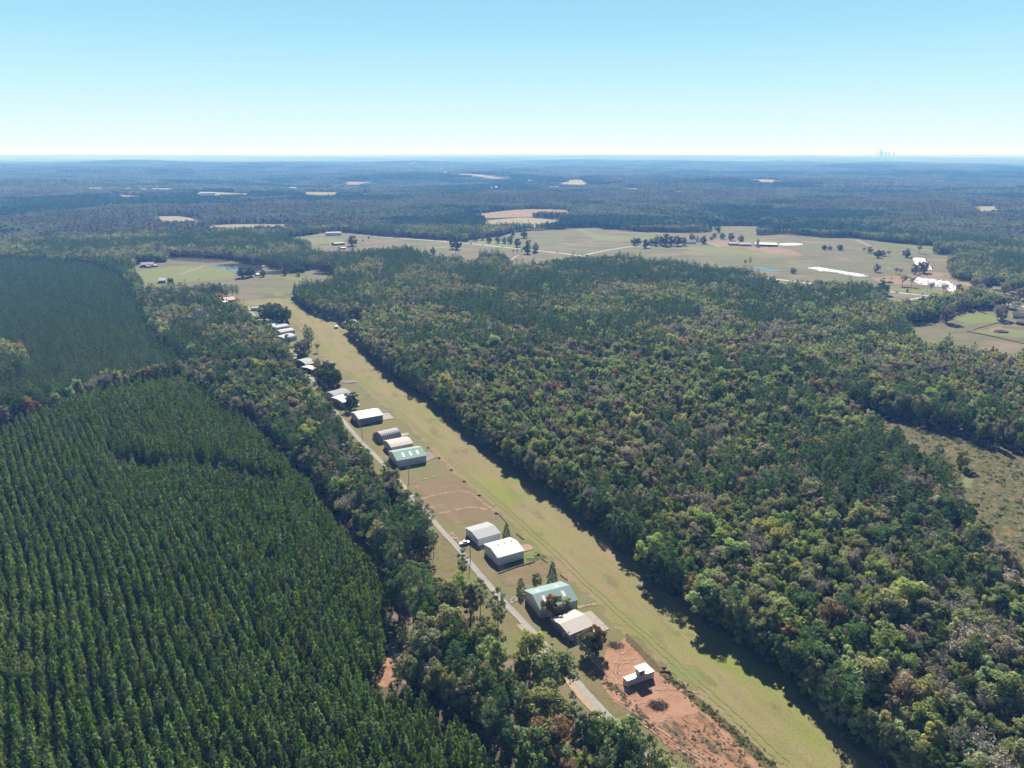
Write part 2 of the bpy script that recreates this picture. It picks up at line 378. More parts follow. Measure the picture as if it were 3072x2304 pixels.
PASTURE = [zC(480, 290), zC(700, 265), zC(1200, 245), zC(1400, 230), zC(1700, 265), zC(2000, 280), zD(0, 130), zD(330, 140), zD(680, 135), zD(670, 80), zD(800, 68), zD(1210, 72), zD(1170, 170), zD(1400, 160), zD(1700, 170), zD(1900, 195), zD(2212, 195),
           zE(800, 30), zE(1040, 50), zE(1200, 60), zE(1250, 75), zE(1240, 150), zE(1480, 165), zE(1400, 230), zE(1390, 310), zE(1450, 420), zE(1640, 440), zE(1700, 500), zE(1850, 500), zE(2212, 560), zE(2212, 760), zE(1950, 690), zE(1700, 600),
           zE(1400, 610, 8), zE(1100, 600, 17), zE(950, 600, 17), zE(860, 650, 17), zE(740, 590, 17), zE(740, 480, 17), zE(640, 500, 17), zE(540, 400, 19), zE(250, 400, 19), zE(0, 400, 19),
           zD(1850, 640, 19), zD(1650, 690, 17), zD(1420, 700, 15), zD(1390, 600, 19), zD(1080, 510, 19), zD(560, 480, 19), zD(380, 430, 19), zD(130, 410, 19), zD(0, 390, 19), zC(2150, 560, 19), zC(1950, 540, 19), zC(1750, 490, 19), zC(1600, 510, 19), zC(1180, 520, 19),
           zC(1000, 550, 19), zC(850, 590, 17), zC(520, 610, 17), zC(500, 560, 19), zC(400, 480, 19), zC(140, 480, 19), zC(130, 540, 19), zC(0, 560, 19), zB(2000, 470, 19), zB(1850, 440, 19), zB(1640, 460, 15), zB(1560, 400, 19), zB(1360, 340, 19), zB(1230, 360, 19), zB(980, 370, 19),
           zB(850, 380, 19), zB(640, 410, 17), zB(370, 400, 17), zB(290, 370, 19), zB(300, 300, 17), zB(130, 270, 17), zB(0, 275), zB(100, 265), zB(300, 240), zB(460, 212), zB(640, 208), zB(1040, 252), zB(1400, 272), zB(1800, 298), zB(2060, 318), zC(0, 385), zC(30, 370), zC(200, 345), zC(400, 320)]
HOUSEFIELD = polyline_y([zE(1000, 950), zE(1060, 940), zE(1300, 900), zE(1450, 850), zE(1600, 790), zE(1700, 780)], 16) + [zE(1900, 735), zE(2250, 715), zE(2700, 800), zE(2700, 1200), zE(2212, 1150, 15), zE(2100, 1140, 19), zE(1900, 1090, 19), zE(1650, 1090, 19), zE(1550, 1060, 19), zE(1400, 1020, 19), zE(1250, 1040, 19), zE(1100, 1000, 19)]
SCRUB = polyline_y([zS(840, 600), zS(1100, 640), zS(1400, 720), zS(1700, 790), zS(1850, 860), zS(2067, 890), zS(2400, 1050)], 15) + [zS(2800, 1250), zS(2900, 1900), zS(2050, 1800), zS(1950, 1659, 12), zS(1900, 1500, 12), zS(1800, 1400, 12), zS(1640, 1290, 10), zS(1650, 1170, 10), zS(1640, 1100, 13), zS(1560, 980, 13), zS(1480, 880, 14), zS(1260, 760, 14), zS(1050, 680, 10)]
FAR = [[zL(915, 440), zL(1110, 443), zL(1225, 465), zL(1160, 478), zL(1000, 474)], [zL(1195, 286), zL(1320, 290), zL(1500, 300), zL(1500, 312), zL(1340, 315), zL(1200, 325)],
       [zL(1260, 498), zL(1500, 488), zL(1830, 493), zL(1700, 502), zL(1500, 512), zL(1280, 512)], [zL(1830, 286), zL(2060, 290), zL(2020, 322), zL(1850, 318)],
       [zL(690, 308), zL(840, 316), zL(850, 326), zL(720, 322)],
       [zM(985, 418), zM(1340, 400), zM(1600, 403), zM(1650, 428), zM(1500, 424), zM(1100, 437)], [zM(1120, 470), zM(1270, 455), zM(1390, 448), zM(1580, 472), zM(1490, 488), zM(1240, 500), zM(1130, 490)],
       [zM(1540, 250), zM(1640, 228), zM(1740, 240), zM(1700, 260)], [zM(780, 198), zM(1000, 198), zM(1240, 212), zM(1240, 217), zM(980, 205), zM(780, 203)],
       [zM(410, 246), zM(580, 250), zM(570, 257), zM(430, 254)], [zM(20, 284), zM(230, 290), zM(225, 306), zM(30, 314)], [zM(375, 306), zM(425, 306), zM(420, 318), zM(380, 318)], [zM(1960, 273), zM(2040, 276), zM(2036, 286), zM(1970, 284)],
       [zM(280, 222), zM(420, 226), zM(400, 231), zM(290, 229)], [zM(1500, 262), zM(1560, 262), zM(1560, 270), zM(1500, 270)], [zR(100, 292), zR(240, 290), zR(240, 297), zR(120, 298)], [zR(1340, 500), zR(1400, 500), zR(1390, 508), zR(1345, 508)], [zL(250, 232), zL(360, 234), zL(350, 240), zL(260, 239)],
       [zR(520, 241), zR(710, 242), zR(700, 250), zR(540, 248)], [zR(1910, 388), zR(2050, 384), zR(2058, 413), zR(1950, 412)]]
def near_edge(p):
    ym = sum(q[1] for q in p) / len(p); return [(x * .95, y * .95) if y < ym else (x, y) for x, y in p]
FAR = [near_edge(p) for p in FAR]
CLEAR = [CLEAR_MAIN, EAST_HOUSE, RED_HOUSE, PATCH_W, FIELD_W, PASTURE, HOUSEFIELD, SCRUB, GAPROAD] + FAR
PLANT_A = [F(-700, 1100, 10), F(-30, 940, 10), F(50, 893, 10), F(130, 858, 10), F(250, 826, 10), F(400, 800, 10), F(440, 832, 10), F(520, 900, 8), F(600, 970, 8), F(680, 1070, 7), F(760, 1170, 6), F(815, 1260, 4), F(845, 1400, 3), F(825, 1440, 3),
           F(780, 1480, 3), F(850, 1470, 11), F(900, 1490, 10), F(980, 1560, 9), F(1060, 1625, 9), F(1100, 1680, 9), F(1150, 1900, 5), F(-700, 2100)]
PLANT_B = [F(-600, 560, 9), F(0, 553, 9), F(100, 556, 9), F(200, 566, 9), F(262, 590, 9), F(300, 650, 9), F(330, 705, 8), F(400, 775, 7), F(415, 795, 7), F(250, 818, 8), F(150, 848, 8), F(60, 865, 6), F(0, 870, 6), F(-100, 900, 6), F(-700, 950, 6)]
def inside(poly, X, Y):
    P = np.array(poly); c = np.zeros(len(X), bool); j = len(P) - 1
    for i in range(len(P)):
        xi, yi = P[i]; xj, yj = P[j]
        with np.errstate(divide='ignore', invalid='ignore'):
            t = ((yi > Y) != (yj > Y)) & (X < (xj - xi) * (Y - yi) / (yj - yi + 1e-12) + xi)
        c ^= t; j = i
    return c
def dist_poly(poly, X, Y):
    P = np.array(poly); Q = np.roll(P, -1, 0); D = np.full(len(X), 1e9)
    for (ax, ay), (bx, by) in zip(P, Q):
        dx, dy = bx - ax, by - ay; L = dx * dx + dy * dy + 1e-9
        t = np.clip(((X - ax) * dx + (Y - ay) * dy) / L, 0, 1)
        D = np.minimum(D, np.hypot(X - ax - t * dx, Y - ay - t * dy))
    return np.where(inside(poly, X, Y), D, -D)

# ------------------------------------------------------------ ground sheet and draped sheets
def sheet(name, poly, res, dz, mat, margin, label=None, kind='structure', drape=True):
    P = np.array(poly); x0, y0 = P.min(0) - margin - res; x1, y1 = P.max(0) + margin + res
    nx = int((x1 - x0) / res) + 2; ny = int((y1 - y0) / res) + 2
    gx, gy = np.meshgrid(x0 + np.arange(nx) * res, y0 + np.arange(ny) * res); X, Y = gx.ravel(), gy.ravel()
    sd_ = dist_poly(poly, X, Y)
    idx = np.arange(nx * ny).reshape(ny, nx)
    q = np.stack([idx[:-1, :-1], idx[:-1, 1:], idx[1:, 1:], idx[1:, :-1]], -1).reshape(-1, 4)
    q = q[(sd_[q] > -margin).any(1)]
    used = np.unique(q); re = np.full(nx * ny, -1); re[used] = np.arange(len(used)); q = re[q]
    X, Y = X[used], Y[used]; Z = T(X, Y) + dz
    me = mesh_np(name, np.stack([X, Y, Z], 1), q.ravel(), 4, (mat,), attrs={'edge': sd_[used]}, smooth=True)
    o = link(name, me); tag(o, label, None, None, kind); return o
def ribbon(name, pts, width, dz, mat, label=None):
    P = np.array(pts, float); seg = np.linalg.norm(np.diff(P, axis=0), axis=1); s = np.concatenate([[0], np.cumsum(seg)])
    n = max(8, int(s[-1] / 6)); u = np.linspace(0, s[-1], n); X = np.interp(u, s, P[:, 0]); Y = np.interp(u, s, P[:, 1])
    for _ in range(3):
        X[1:-1] = (X[:-2] + X[1:-1] * 2 + X[2:]) / 4; Y[1:-1] = (Y[:-2] + Y[1:-1] * 2 + Y[2:]) / 4
    t = np.stack([np.gradient(X), np.gradient(Y)], 1); t /= np.linalg.norm(t, axis=1, keepdims=True); nrm = np.stack([-t[:, 1], t[:, 0]], 1)
    cols = np.linspace(-.5, .5, 5); V = []
    e = []
    for c in cols:
        q = np.stack([X, Y], 1) + nrm * c * (width + 1.0); V.append(np.column_stack([q, T(q[:, 0], q[:, 1]) + dz])); e.append(np.full(n, (.5 - abs(c)) * (width + 1.0) - .5))
    V = np.concatenate(V); F_ = []
    for k in range(4):
        i = np.arange(n - 1) + k * n; F_.append(np.stack([i, i + 1, i + n + 1, i + n], 1))
    me = mesh_np(name, V, np.concatenate(F_).ravel(), 4, (mat,), attrs={'edge': np.concatenate(e)}, smooth=True)
    o = link(name, me); tag(o, label, None, None, 'structure'); return o

M_FLOOR = ground_mat('forest_floor', (.08, [(.075, .058, .042), (.115, .088, .062), (.06, .062, .035)]), [(.3, .55, .7, (.15, .12, .08), None, .7)])
# far from the airstrip the sheet carries closed forest canopy: patchwork of woods
def far_ground():
    m, nt, b = new_mat('wooded_ground'); c = coords(nt)
    near = ramp(nt, noise(nt, c, .08, 6, .6), [(.3, (.075, .058, .042)), (.5, (.115, .088, .062)), (.7, (.06, .062, .035))])
    far = ramp(nt, noise(nt, c, .0012, 8, .7), [(.35, (.045, .062, .028)), (.5, (.075, .082, .04)), (.62, (.10, .085, .055)), (.7, (.16, .15, .10))])
    g = nt.nodes.new('ShaderNodeNewGeometry'); ln = nt.nodes.new('ShaderNodeVectorMath'); ln.operation = 'LENGTH'
    nt.links.new(g.outputs['Position'], ln.inputs[0])
    f = ramp(nt, mth(nt, 'DIVIDE', ln.outputs['Value'], 20000.0), [(.08, 0.0), (.2, 1.0)])
    nt.links.new(mixc(nt, f, near, far), b.inputs['Base Color']); b.inputs['Roughness'].default_value = 1; b.inputs['Specular IOR Level'].default_value = 0
    return m
M_GROUND = far_ground()
rr = np.concatenate([np.linspace(0, 1800, 19)[1:], 1800 * 1.022 ** np.arange(1, 165)])
rr = rr[rr < 64000]; th = np.concatenate([np.linspace(R(40), R(140), 240), np.linspace(R(140), R(400), 60)[1:-1]])
gr, gt = np.meshgrid(rr, th, indexing='ij'); X = (gr * np.cos(gt)).ravel(); Y = (gr * np.sin(gt)).ravel()
nr, ntn = gr.shape; idx = np.arange(nr * ntn).reshape(nr, ntn)
q = np.stack([idx[:-1], idx[1:], np.roll(idx, -1, 1)[1:], np.roll(idx, -1, 1)[:-1]], -1).reshape(-1, 4)
V = np.column_stack([X, Y, T(X, Y)]); V = np.concatenate([V, [[0, 0, 0]]])
FFl = list(q[:, ::1].ravel()); me = mesh_np('ground', V, q.ravel(), 4, (M_GROUND,), smooth=True)
import bmesh
bm = bmesh.new(); bm.from_mesh(me); bm.verts.ensure_lookup_table()
for j in range(ntn): bm.faces.new((bm.verts[nr * ntn], bm.verts[idx[0, j]], bm.verts[idx[0, (j + 1) % ntn]]))
bmesh.ops.recalc_face_normals(bm, faces=bm.faces); bm.to_mesh(me); bm.free()
tag(link('ground', me), kind='structure')

STR = (-RWA, .12, 1.0)          # noise stretched along the airstrip
M_GRASS = ground_mat('mown_grass', (.018, [(.235, .19, .095), (.265, .22, .112), (.215, .21, .078)]), [
    (.035, .48, .62, (.20, .245, .045), (-RWA, .5, 1), .8), (.5, .48, .66, (.29, .24, .14), (-RWA, .04, 1), .55), (.05, .54, .66, (.31, .215, .145), (-RWA, .4, 1), .75), (.09, .58, .64, (.13, .12, .055), (-RWA, .5, 1), .5), (.12, .50, .72, (.165, .145, .07), (-RWA, .2, 1), .5), (.35, .5, .75, (.28, .24, .13), (-RWA, .15, 1), .5), (1.3, .5, .64, (.13, .12, .05), None, .55)], edge=(.10, 9), bmp=(1.5, .12))
M_YARD = ground_mat('yard_grass', (.03, [(.165, .155, .07), (.20, .175, .09), (.16, .18, .065)]), [
    (.05, .55, .66, (.24, .165, .11), None, .75), (.04, .56, .68, (.13, .18, .04), None, .8), (.5, .5, .8, (.12, .105, .055), None, .5)], edge=(.08, 4.0), bmp=(1.5, .12))
M_LOTGRASS = ground_mat('bare_lot_grass', (.05, [(.19, .15, .082), (.225, .16, .105), (.18, .152, .075)]), [
    (.09, .60, .66, (.32, .21, .14), (-RWA + R(90), .3, 1), .8), (.4, .5, .8, (.13, .11, .06), None, .5)], edge=(.08, 4.0))
M_CLAY = ground_mat('red_clay', (.12, [(.29, .155, .10), (.36, .205, .135), (.41, .25, .17)]), [
    (.10, .55, .68, (.16, .115, .07), None, .8), (.8, .55, .75, (.46, .28, .19), None, .5), (.45, .58, .7, (.20, .10, .06), None, .6)], edge=(.3, 2.2), bmp=(.9, .25))
M_CLAYW = ground_mat('weedy_clay', (.12, [(.30, .155, .095), (.34, .19, .12), (.40, .24, .16)]), [
    (.16, .50, .60, (.11, .085, .052), (-RWA, .35, 1), .85), (.6, .52, .62, (.075, .07, .04), (-RWA, .5, 1), .8), (1.2, .6, .7, (.45, .31, .22), None, .6)], edge=(.3, 2.2), bmp=(.9, .3))
M_WEED = ground_mat('weed_strip', (.3, [(.10, .085, .045), (.15, .11, .06), (.09, .11, .035)]), [(.8, .5, .7, (.055, .05, .03), None, .8)], edge=(.4, 1.2), bmp=(1.2, .3))
M_LITTER = ground_mat('leaf_litter', (.12, [(.19, .145, .105), (.26, .19, .145), (.14, .11, .075)]), [(.5, .48, .64, (.10, .085, .055), None, .8), (.15, .52, .62, (.11, .13, .05), None, .8), (1.5, .5, .65, (.09, .07, .05), None, .6)], edge=(.12, 5))
M_ROUGHG = ground_mat('rough_grass', (.05, [(.145, .15, .055), (.20, .165, .08), (.16, .13, .07)]), [(.4, .5, .7, (.10, .10, .045), None, .7), (.1, .55, .7, (.24, .17, .12), None, .7)], edge=(.1, 4), bmp=(1, .2))
M_GRAVEL = ground_mat('gravel_road', (.2, [(.29, .27, .25), (.36, .34, .31), (.31, .29, .26)]), [(.3, .5, .75, (.22, .20, .17), (-RWA, .08, 1), .7), (.12, .55, .7, (.36, .29, .21), (-RWA, .2, 1), .8)], edge=(.6, .5))
M_DIRTR = ground_mat('sandy_track', (.2, [(.38, .28, .19), (.44, .34, .24), (.36, .25, .17)]), [(.3, .5, .75, (.26, .21, .14), (-RWA, .1, 1), .6)], edge=(.6, .6))
M_CONC = ground_mat('concrete_apron', (.3, [(.34, .30, .26), (.40, .36, .32), (.32, .28, .24)]), [(.9, .5, .8, (.27, .22, .18), None, .5)])
M_CONCD = ground_mat('weathered_apron', (.3, [(.20, .185, .17), (.26, .24, .22), (.18, .17, .15)]), [(.9, .5, .8, (.30, .25, .2), None, .5)])
M_FIELD = ground_mat('hay_field', (.012, [(.20, .17, .115), (.165, .155, .09), (.235, .195, .14)]), [(.008, .48, .62, (.15, .185, .065), None, .85), (.03, .48, .66, (.125, .105, .065), (R(8), .3, 1), .8), (.012, .54, .66, (.27, .205, .145), None, .7), (.09, .5, .66, (.12, .115, .06), (R(5), .25, 1), .6)], edge=(.03, 10), bmp=(.2, .6))
M_MEADOW = ground_mat('green_meadow', (.02, [(.19, .20, .085), (.17, .20, .07), (.22, .21, .11)]), [(.05, .55, .7, (.26, .205, .135), None, .7), (.02, .6, .72, (.15, .22, .05), None, .7)], edge=(.03, 8))
M_BRIGHT = ground_mat('fresh_grass', (.08, [(.15, .205, .06), (.18, .21, .07), (.18, .18, .08)]), [(.4, .5, .7, (.20, .19, .08), None, .6)], edge=(.12, 7))
M_TANF = ground_mat('tan_field', (.01, [(.33, .28, .20), (.27, .24, .15), (.36, .28, .20)]), [(.02, .55, .7, (.22, .22, .11), None, .7)], edge=(.01, 14))
M_REDF = ground_mat('ploughed_clay', (.02, [(.30, .20, .14), (.26, .18, .12), (.33, .24, .18)]), [(.03, .55, .7, (.2, .18, .1), None, .6)], edge=(.03, 8))
M_SCRUB = ground_mat('cutover_scrub', (.06, [(.16, .115, .07), (.11, .115, .045), (.21, .145, .09)]), [(.25, .48, .58, (.075, .085, .035), None, .85), (.35, .58, .64, (.30, .27, .20), None, .7), (.12, .55, .66, (.27, .16, .10), None, .6)], edge=(.08, 4), bmp=(.6, .5))
M_ASPH = ground_mat('pale_asphalt', (.05, [(.42, .41, .42), (.50, .49, .50), (.46, .44, .44)]), [], edge=(.2, .4))
M_PLASTIC = ground_mat('white_plastic', (.08, [(.62, .62, .66), (.72, .72, .76), (.52, .52, .58)]), [(.3, .52, .60, (.34, .34, .38), None, .6)], edge=(.15, 2.5))
def water_mat(name, col):
    m, nt, b = new_mat(name); b.inputs['Base Color'].default_value = (*col, 1); b.inputs['Roughness'].default_value = .06
    c = coords(nt); bump(nt, b, noise(nt, c, .8, 3, .5), .12, .05)
    a = nt.nodes.new('ShaderNodeAttribute'); a.attribute_name = 'edge'
    f = mth(nt, 'ADD', a.outputs['Fac'], mth(nt, 'MULTIPLY', mth(nt, 'SUBTRACT', noise(nt, c, .06, 3, .6), .5), 12.0)); f = mth(nt, 'GREATER_THAN', f, 0.0)
    tr = nt.nodes.new('ShaderNodeBsdfTransparent'); mx = nt.nodes.new('ShaderNodeMixShader')
    nt.links.new(f, mx.inputs[0]); nt.links.new(tr.outputs[0], mx.inputs[1]); nt.links.new(b.outputs[0], mx.inputs[2]); nt.links.new(mx.outputs[0], nt.nodes['Material Output'].inputs['Surface'])
    return m
M_WATER = water_mat('pond_water', (.05, .055, .045)); M_WATERB = water_mat('muddy_water', (.13, .125, .085))

W_ALL = polyline_y(EAST_EDGE, 14) + [z4(760, 200), z4(100, 235)] + offset_line(ROADPX, 15)[::-1]
sheet('yard_grass', W_ALL, 5, .04, M_YARD, 5)
# the mown strip itself: from the hangar fronts to the eastern woods
STRIP_W = [z1(1650, 1215), z1(1300, 880), z1(1100, 700), z1(780, 400), z1(690, 330), z1(560, 200), z1(400, 60), z2(1080, 900), z2(880, 720), z2(740, 590), z2(560, 430), z2(400, 290), z2(250, 160), z3(1500, 930), z3(1240, 720), z3(1080, 560), z3(920, 420), z3(760, 300), z3(600, 150), z4(1400, 1180), z4(1250, 1000), z4(1150, 900), z4(1050, 700), z4(900, 600), z4(800, 500), z4(700, 330), z4(160, 330), z4(130, 250)]
STRIP_W = STRIP_W;s0 = np.array(STRIP_W[0]); STRIP = EAST_EDGE + [z4(800, 205)] + STRIP_W[::-1] + [tuple(s0 - dv * 150)]
sheet('airstrip', STRIP, 5, .08, M_GRASS, 3)
for i, (p, mt_) in enumerate([([z2(150, 470), z2(300, 410), z2(450, 385), z2(620, 470), z2(700, 590), z2(600, 640), z2(380, 640), z2(300, 600)], M_LOTGRASS),
                            ([z2(680, 990), z2(1020, 900), z2(1120, 980), z2(900, 1060), z2(760, 1090)], M_LOTGRASS),
                            ([z3(1240, 1290), z3(1780, 1230), z3(1900, 1380), z3(1400, 1470)], M_LOTGRASS)]):
    sheet('bare_patch', p, 3, .12 + .01 * i, mt_, 5)
sheet('fresh_grass', [z2(880, 850), z2(960, 800), z2(1040, 880), z2(900, 925)], 2, .13, M_BRIGHT, 3)
sheet('fresh_grass', [z1(1020, 600), z1(1200, 620), z1(1260, 700), z1(1180, 740), z1(1060, 670)], 2, .13, M_BRIGHT, 5)
LOT = [z1(640, 500), z1(760, 430), z1(800, 470), z1(900, 580), z1(960, 640), z1(1070, 740), z1(1180, 830), z1(1220, 900), z1(1040, 960), z1(900, 960), z1(820, 900), z1(700, 820), z1(620, 740), z1(610, 640)]
sheet('clay_lot', LOT, 2, .14, M_CLAY, 3)
LOTB = [z1(900, 950), z1(1230, 870), z1(1400, 1000), z1(1640, 1215), z1(1900, 1500), z1(1500, 1500), z1(1180, 1215), z1(980, 1060)]
sheet('weedy_clay', LOTB, 2, .16, M_CLAYW, 3)
sheet('weed_strip', [z1(1000, 640), z1(1230, 820), z1(1400, 960), z1(1540, 1080), z1(1720, 1260), z1(1650, 1270), z1(1480, 1110), z1(1330, 960), z1(1180, 830), z1(950, 640)], 1.5, .18, M_WEED, 2)
sheet('weed_strip', [z1(760, 400), z1(790, 430), z1(1000, 640), z1(950, 640), z1(760, 450)], 1.5, .19, M_WEED, 2)
sheet('weed_strip', [z1(470, 600), z1(560, 600), z1(640, 760), z1(760, 880), z1(700, 920), z1(560, 760)], 1.5, .12, M_ROUGHG, 3)
sheet('leaf_litter', YARDW, 4, .03, M_LITTER, 8)
sheet('rough_grass', EAST_HOUSE, 4, .06, M_ROUGHG, 6)
sheet('rough_grass', PATCH_W, 3, .06, M_ROUGHG, 6)
sheet('clay_track', GAPROAD, 2, .05, M_CLAY, 4)
M_TRACK = ground_mat('wheel_track_grass', (.1, [(.20, .205, .075), (.235, .215, .095)]), [], edge=(.25, 1.8))
M_ERO = ground_mat('eroded_clay', (.3, [(.30, .215, .14), (.35, .25, .17)]), [], edge=(.35, 4.0))
ribbon('wheel_track', offset_line(STRIP_W[::-1], 4), 1.5, .20, M_TRACK); ribbon('wheel_track', offset_line(STRIP_W[::-1], 6.5), 1.0, .20, M_TRACK)
ribbon('erosion_line', [z2(150, 468), z2(300, 430), z2(450, 388), z2(530, 430), z2(600, 500), z2(680, 560)], 1.6, .22, M_ERO)
ribbon('erosion_line', [z2(270, 575), z2(400, 545), z2(520, 515), z2(620, 545)], 1.6, .22, M_ERO)
ribbon('erosion_line', [z2(60, 355), z2(160, 330), z2(270, 300)], .9, .22, M_ERO)
ribbon('erosion_line', [z1(470, 250), z1(540, 235), z1(585, 225)], 1.6, .22, M_ERO)
M_RUT = ground_mat('tyre_rut_clay', (.5, [(.24, .13, .085), (.44, .29, .20)]), [], edge=(.5, 1.6))
for k_, (cx_, cy_, rx_, ry_, a0_, a1_) in enumerate(((770, 640, 60, 75, 1.6, 5.2), (770, 640, 85, 105, 1.4, 5.4), (775, 645, 110, 135, 1.2, 4.6), (790, 700, 140, 150, .9, 3.0), (1000, 800, 260, 60, 3.6, 5.6))):
    ribbon('tyre_rut', [z1(cx_ + rx_ * math.cos(t_), cy_ + ry_ * math.sin(t_)) for t_ in np.linspace(a0_, a1_, 18)], .8, .23, M_RUT)
for k_ in range(3): ribbon('tyre_rut', [z1(830 + 25 * k_, 930), z1(950 + 28 * k_, 1020), z1(1120 + 30 * k_, 1120), z1(1260 + 30 * k_, 1215)], .7, .23, M_RUT)
ribbon('track_shoulder', offset_line(ROADPX[:10], 2.2), 3.5, .21, M_DIRTR)
ribbon('gravel_road', ROADPX, 3.0, .24, M_GRAVEL)
def slab(name, pts, mat, z=.3):
    P = [(x, y) for x, y in pts]; n = len(P); V = [(x, y, z) for x, y in P] + [(x, y, .0) for x, y in P]
    me = bpy.data.meshes.new(name); me.from_pydata(V, [], [list(range(n))] + [[i, i + n, (i + 1) % n + n, (i + 1) % n] for i in range(n)]); me.materials.append(mat)
    o = link(name, me); tag(o, kind='structure'); return o
slab('apron', [z3(1385, 945), z3(1440, 948), z3(1502, 1010), z3(1395, 1055)], M_CONCD)
slab('apron', [z3(905, 515), z3(975, 510), z3(1042, 575), z3(900, 595)], M_CONC)
slab('apron', [z3(1110, 742), z3(1192, 735), z3(1212, 755), z3(1120, 782)], M_CONC)
slab('apron', [z2(1300, 1280), z2(1358, 1265), z2(1490, 1395), z2(1360, 1440)], M_CONC)
slab('apron', [z2(860, 795), z2(920, 790), z2(952, 825), z2(880, 845)], ground_mat('clay_stained_apron', (.3, [(.33, .22, .16), (.38, .28, .22)]), []))
slab('apron', [z4(1330, 1128), z4(1350, 1110), z4(1425, 1120), z4(1350, 1150)], M_CONC)
slab('driveway', [z2(330, 715), z2(385, 705), z2(425, 760), z2(440, 800), z2(400, 770)], M_DIRTR, .26)
slab('driveway', [z2(770, 1175), z2(830, 1160), z2(850, 1190), z2(790, 1215)], M_GRAVEL, .26)
slab('driveway', [z4(1010, 1300), z4(1110, 1280), z4(1130, 1310), z4(1020, 1325)], M_CONC, .26)

# distant fields, roads and water
sheet('west_field', FIELD_W, 10, .10, M_FIELD, 14)
sheet('green_meadow', [zA(175, 225), zA(360, 190), zA(480, 170), zA(740, 175), zA(960, 195), zA(1040, 240), zA(1040, 280), zA(760, 305), zA(430, 320), zA(250, 320)], 8, .2, M_MEADOW, 12)
sheet('green_meadow', [zA(1380, 262), zA(1500, 258), zA(1680, 290), zA(1660, 310), zA(1540, 300)], 6, .21, M_BRIGHT, 8)
sheet('green_meadow', [zA(1380, 410), zA(1470, 398), zA(1475, 440), zA(1400, 440)], 5, .22, M_BRIGHT, 6)
sheet('pond', [zA(455, 92), zA(700, 94), zA(960, 112), zA(1000, 138), zA(800, 140), zA(600, 128), zA(460, 118)], 6, .25, M_WATERB, 8)
sheet('pond', [zA(840, 168), zA(1000, 152), zA(1180, 148), zA(1290, 180), zA(1290, 210), zA(1260, 215), zA(1230, 245), zA(1050, 235), zA(1000, 208), zA(900, 188)], 5, .26, M_WATER, 8)
sheet('pond', [zA(1280, 225), zA(1500, 210), zA(1690, 222), zA(1560, 245), zA(1440, 252), zA(1320, 250)], 5, .27, M_WATER, 8)
sheet('pond', [zA(1720, 235), zA(1800, 228), zA(1930, 240), zA(1880, 256), zA(1760, 250)], 5, .27, M_WATER, 8)
sheet('pasture', PASTURE, 14, .12, M_FIELD, 16)
for p in ([zC(1200, 250), zC(1280, 245), zC(1450, 310), zC(1700, 345), zC(2000, 340), zC(2212, 325), zD(300, 200), zD(300, 215), zC(2000, 358), zC(1700, 375), zC(1450, 378)],
          [zC(30, 385), zC(250, 380), zC(500, 400), zC(640, 440), zC(560, 455), zC(250, 425), zC(80, 405)],
          [zD(280, 310), zD(600, 290), zD(900, 310), zD(1300, 370), zD(1700, 400), zD(1300, 420), zD(900, 380), zD(600, 360)],
          [zE(600, 160), zE(740, 200), zE(800, 270), zE(790, 320), zE(730, 320), zE(750, 260), zE(700, 215), zE(560, 175)],
          [zE(720, 490), zE(1000, 500), zE(1400, 560), zE(1600, 540), zE(1700, 560), zE(1500, 600), zE(1100, 580), zE(760, 545)],
          [zB(200, 270), zB(500, 275), zB(700, 290), zB(600, 330), zB(330, 350), zB(280, 310)], [zD(1010, 205), zD(1200, 215), zD(1500, 240), zD(1350, 255), zD(1100, 245)]):
    sheet('green_meadow', p, 10, .24, M_MEADOW, 12)
sheet('clay_yard', [zD(640, 225), zD(800, 215), zD(1120, 300), zD(1400, 295), zD(1600, 340), zD(1700, 400), zD(1300, 370), zD(1000, 310), zD(760, 298)], 8, .30, M_REDF, 10)
sheet('clay_yard', [zE(560, 400), zE(900, 385), zE(1240, 340), zE(1400, 360), zE(1300, 400), zE(1600, 470), zE(1640, 495), zE(1500, 500), zE(900, 480), zE(700, 475)], 5, .30, M_REDF, 8)
sheet('house_field', HOUSEFIELD, 6, .10, M_FIELD, 10)
sheet('green_meadow', [zE(1480, 850), zE(1640, 790), zE(1900, 800), zE(1960, 880), zE(1600, 900)], 5, .2, M_BRIGHT, 12)
sheet('green_meadow', [zE(1660, 980), zE(1900, 930), zE(2212, 960), zE(2400, 1000), zE(2212, 1050), zE(1900, 1020)], 5, .21, M_MEADOW, 10)
sheet('clay_yard', [zE(1800, 950), zE(1960, 920), zE(2040, 970), zE(1980, 1005), zE(1860, 990)], 4, .23, M_REDF, 6)
sheet('cutover_scrub', SCRUB, 6, .08, M_SCRUB, 8)
sheet('fresh_grass', [zS(1620, 1000), zS(1670, 1020), zS(1710, 1060), zS(1690, 1100), zS(1630, 1100)], 3, .14, M_BRIGHT, 4)
for i, p in enumerate(FAR): sheet('far_field', p, 40, 1.5, (M_TANF, M_TANF, M_TANF, M_MEADOW, M_REDF, M_REDF, M_TANF, M_TANF, M_TANF)[i % 9], 20)
ribbon('highway', [zB(540, 195), zB(640, 213), zB(1040, 260), zB(1400, 285), zB(1800, 315), zB(2212, 350), zC(200, 428), zC(400, 450), zC(800, 490), zC(1190, 535), zD(200, 560), zD(1000, 625), zD(1400, 658), zD(1650, 690), zE(300, 515), zE(740, 550), zE(1050, 585), zE(1370, 615), zE(2000, 675), zE(2212, 715), zE(2700, 820)], 8.5, .42, M_ASPH)
ribbon('side_road', [zC(1300, 540), zC(1400, 515), zC(1600, 475), zC(1920, 430), zD(0, 300)], 6, .45, M_ASPH)
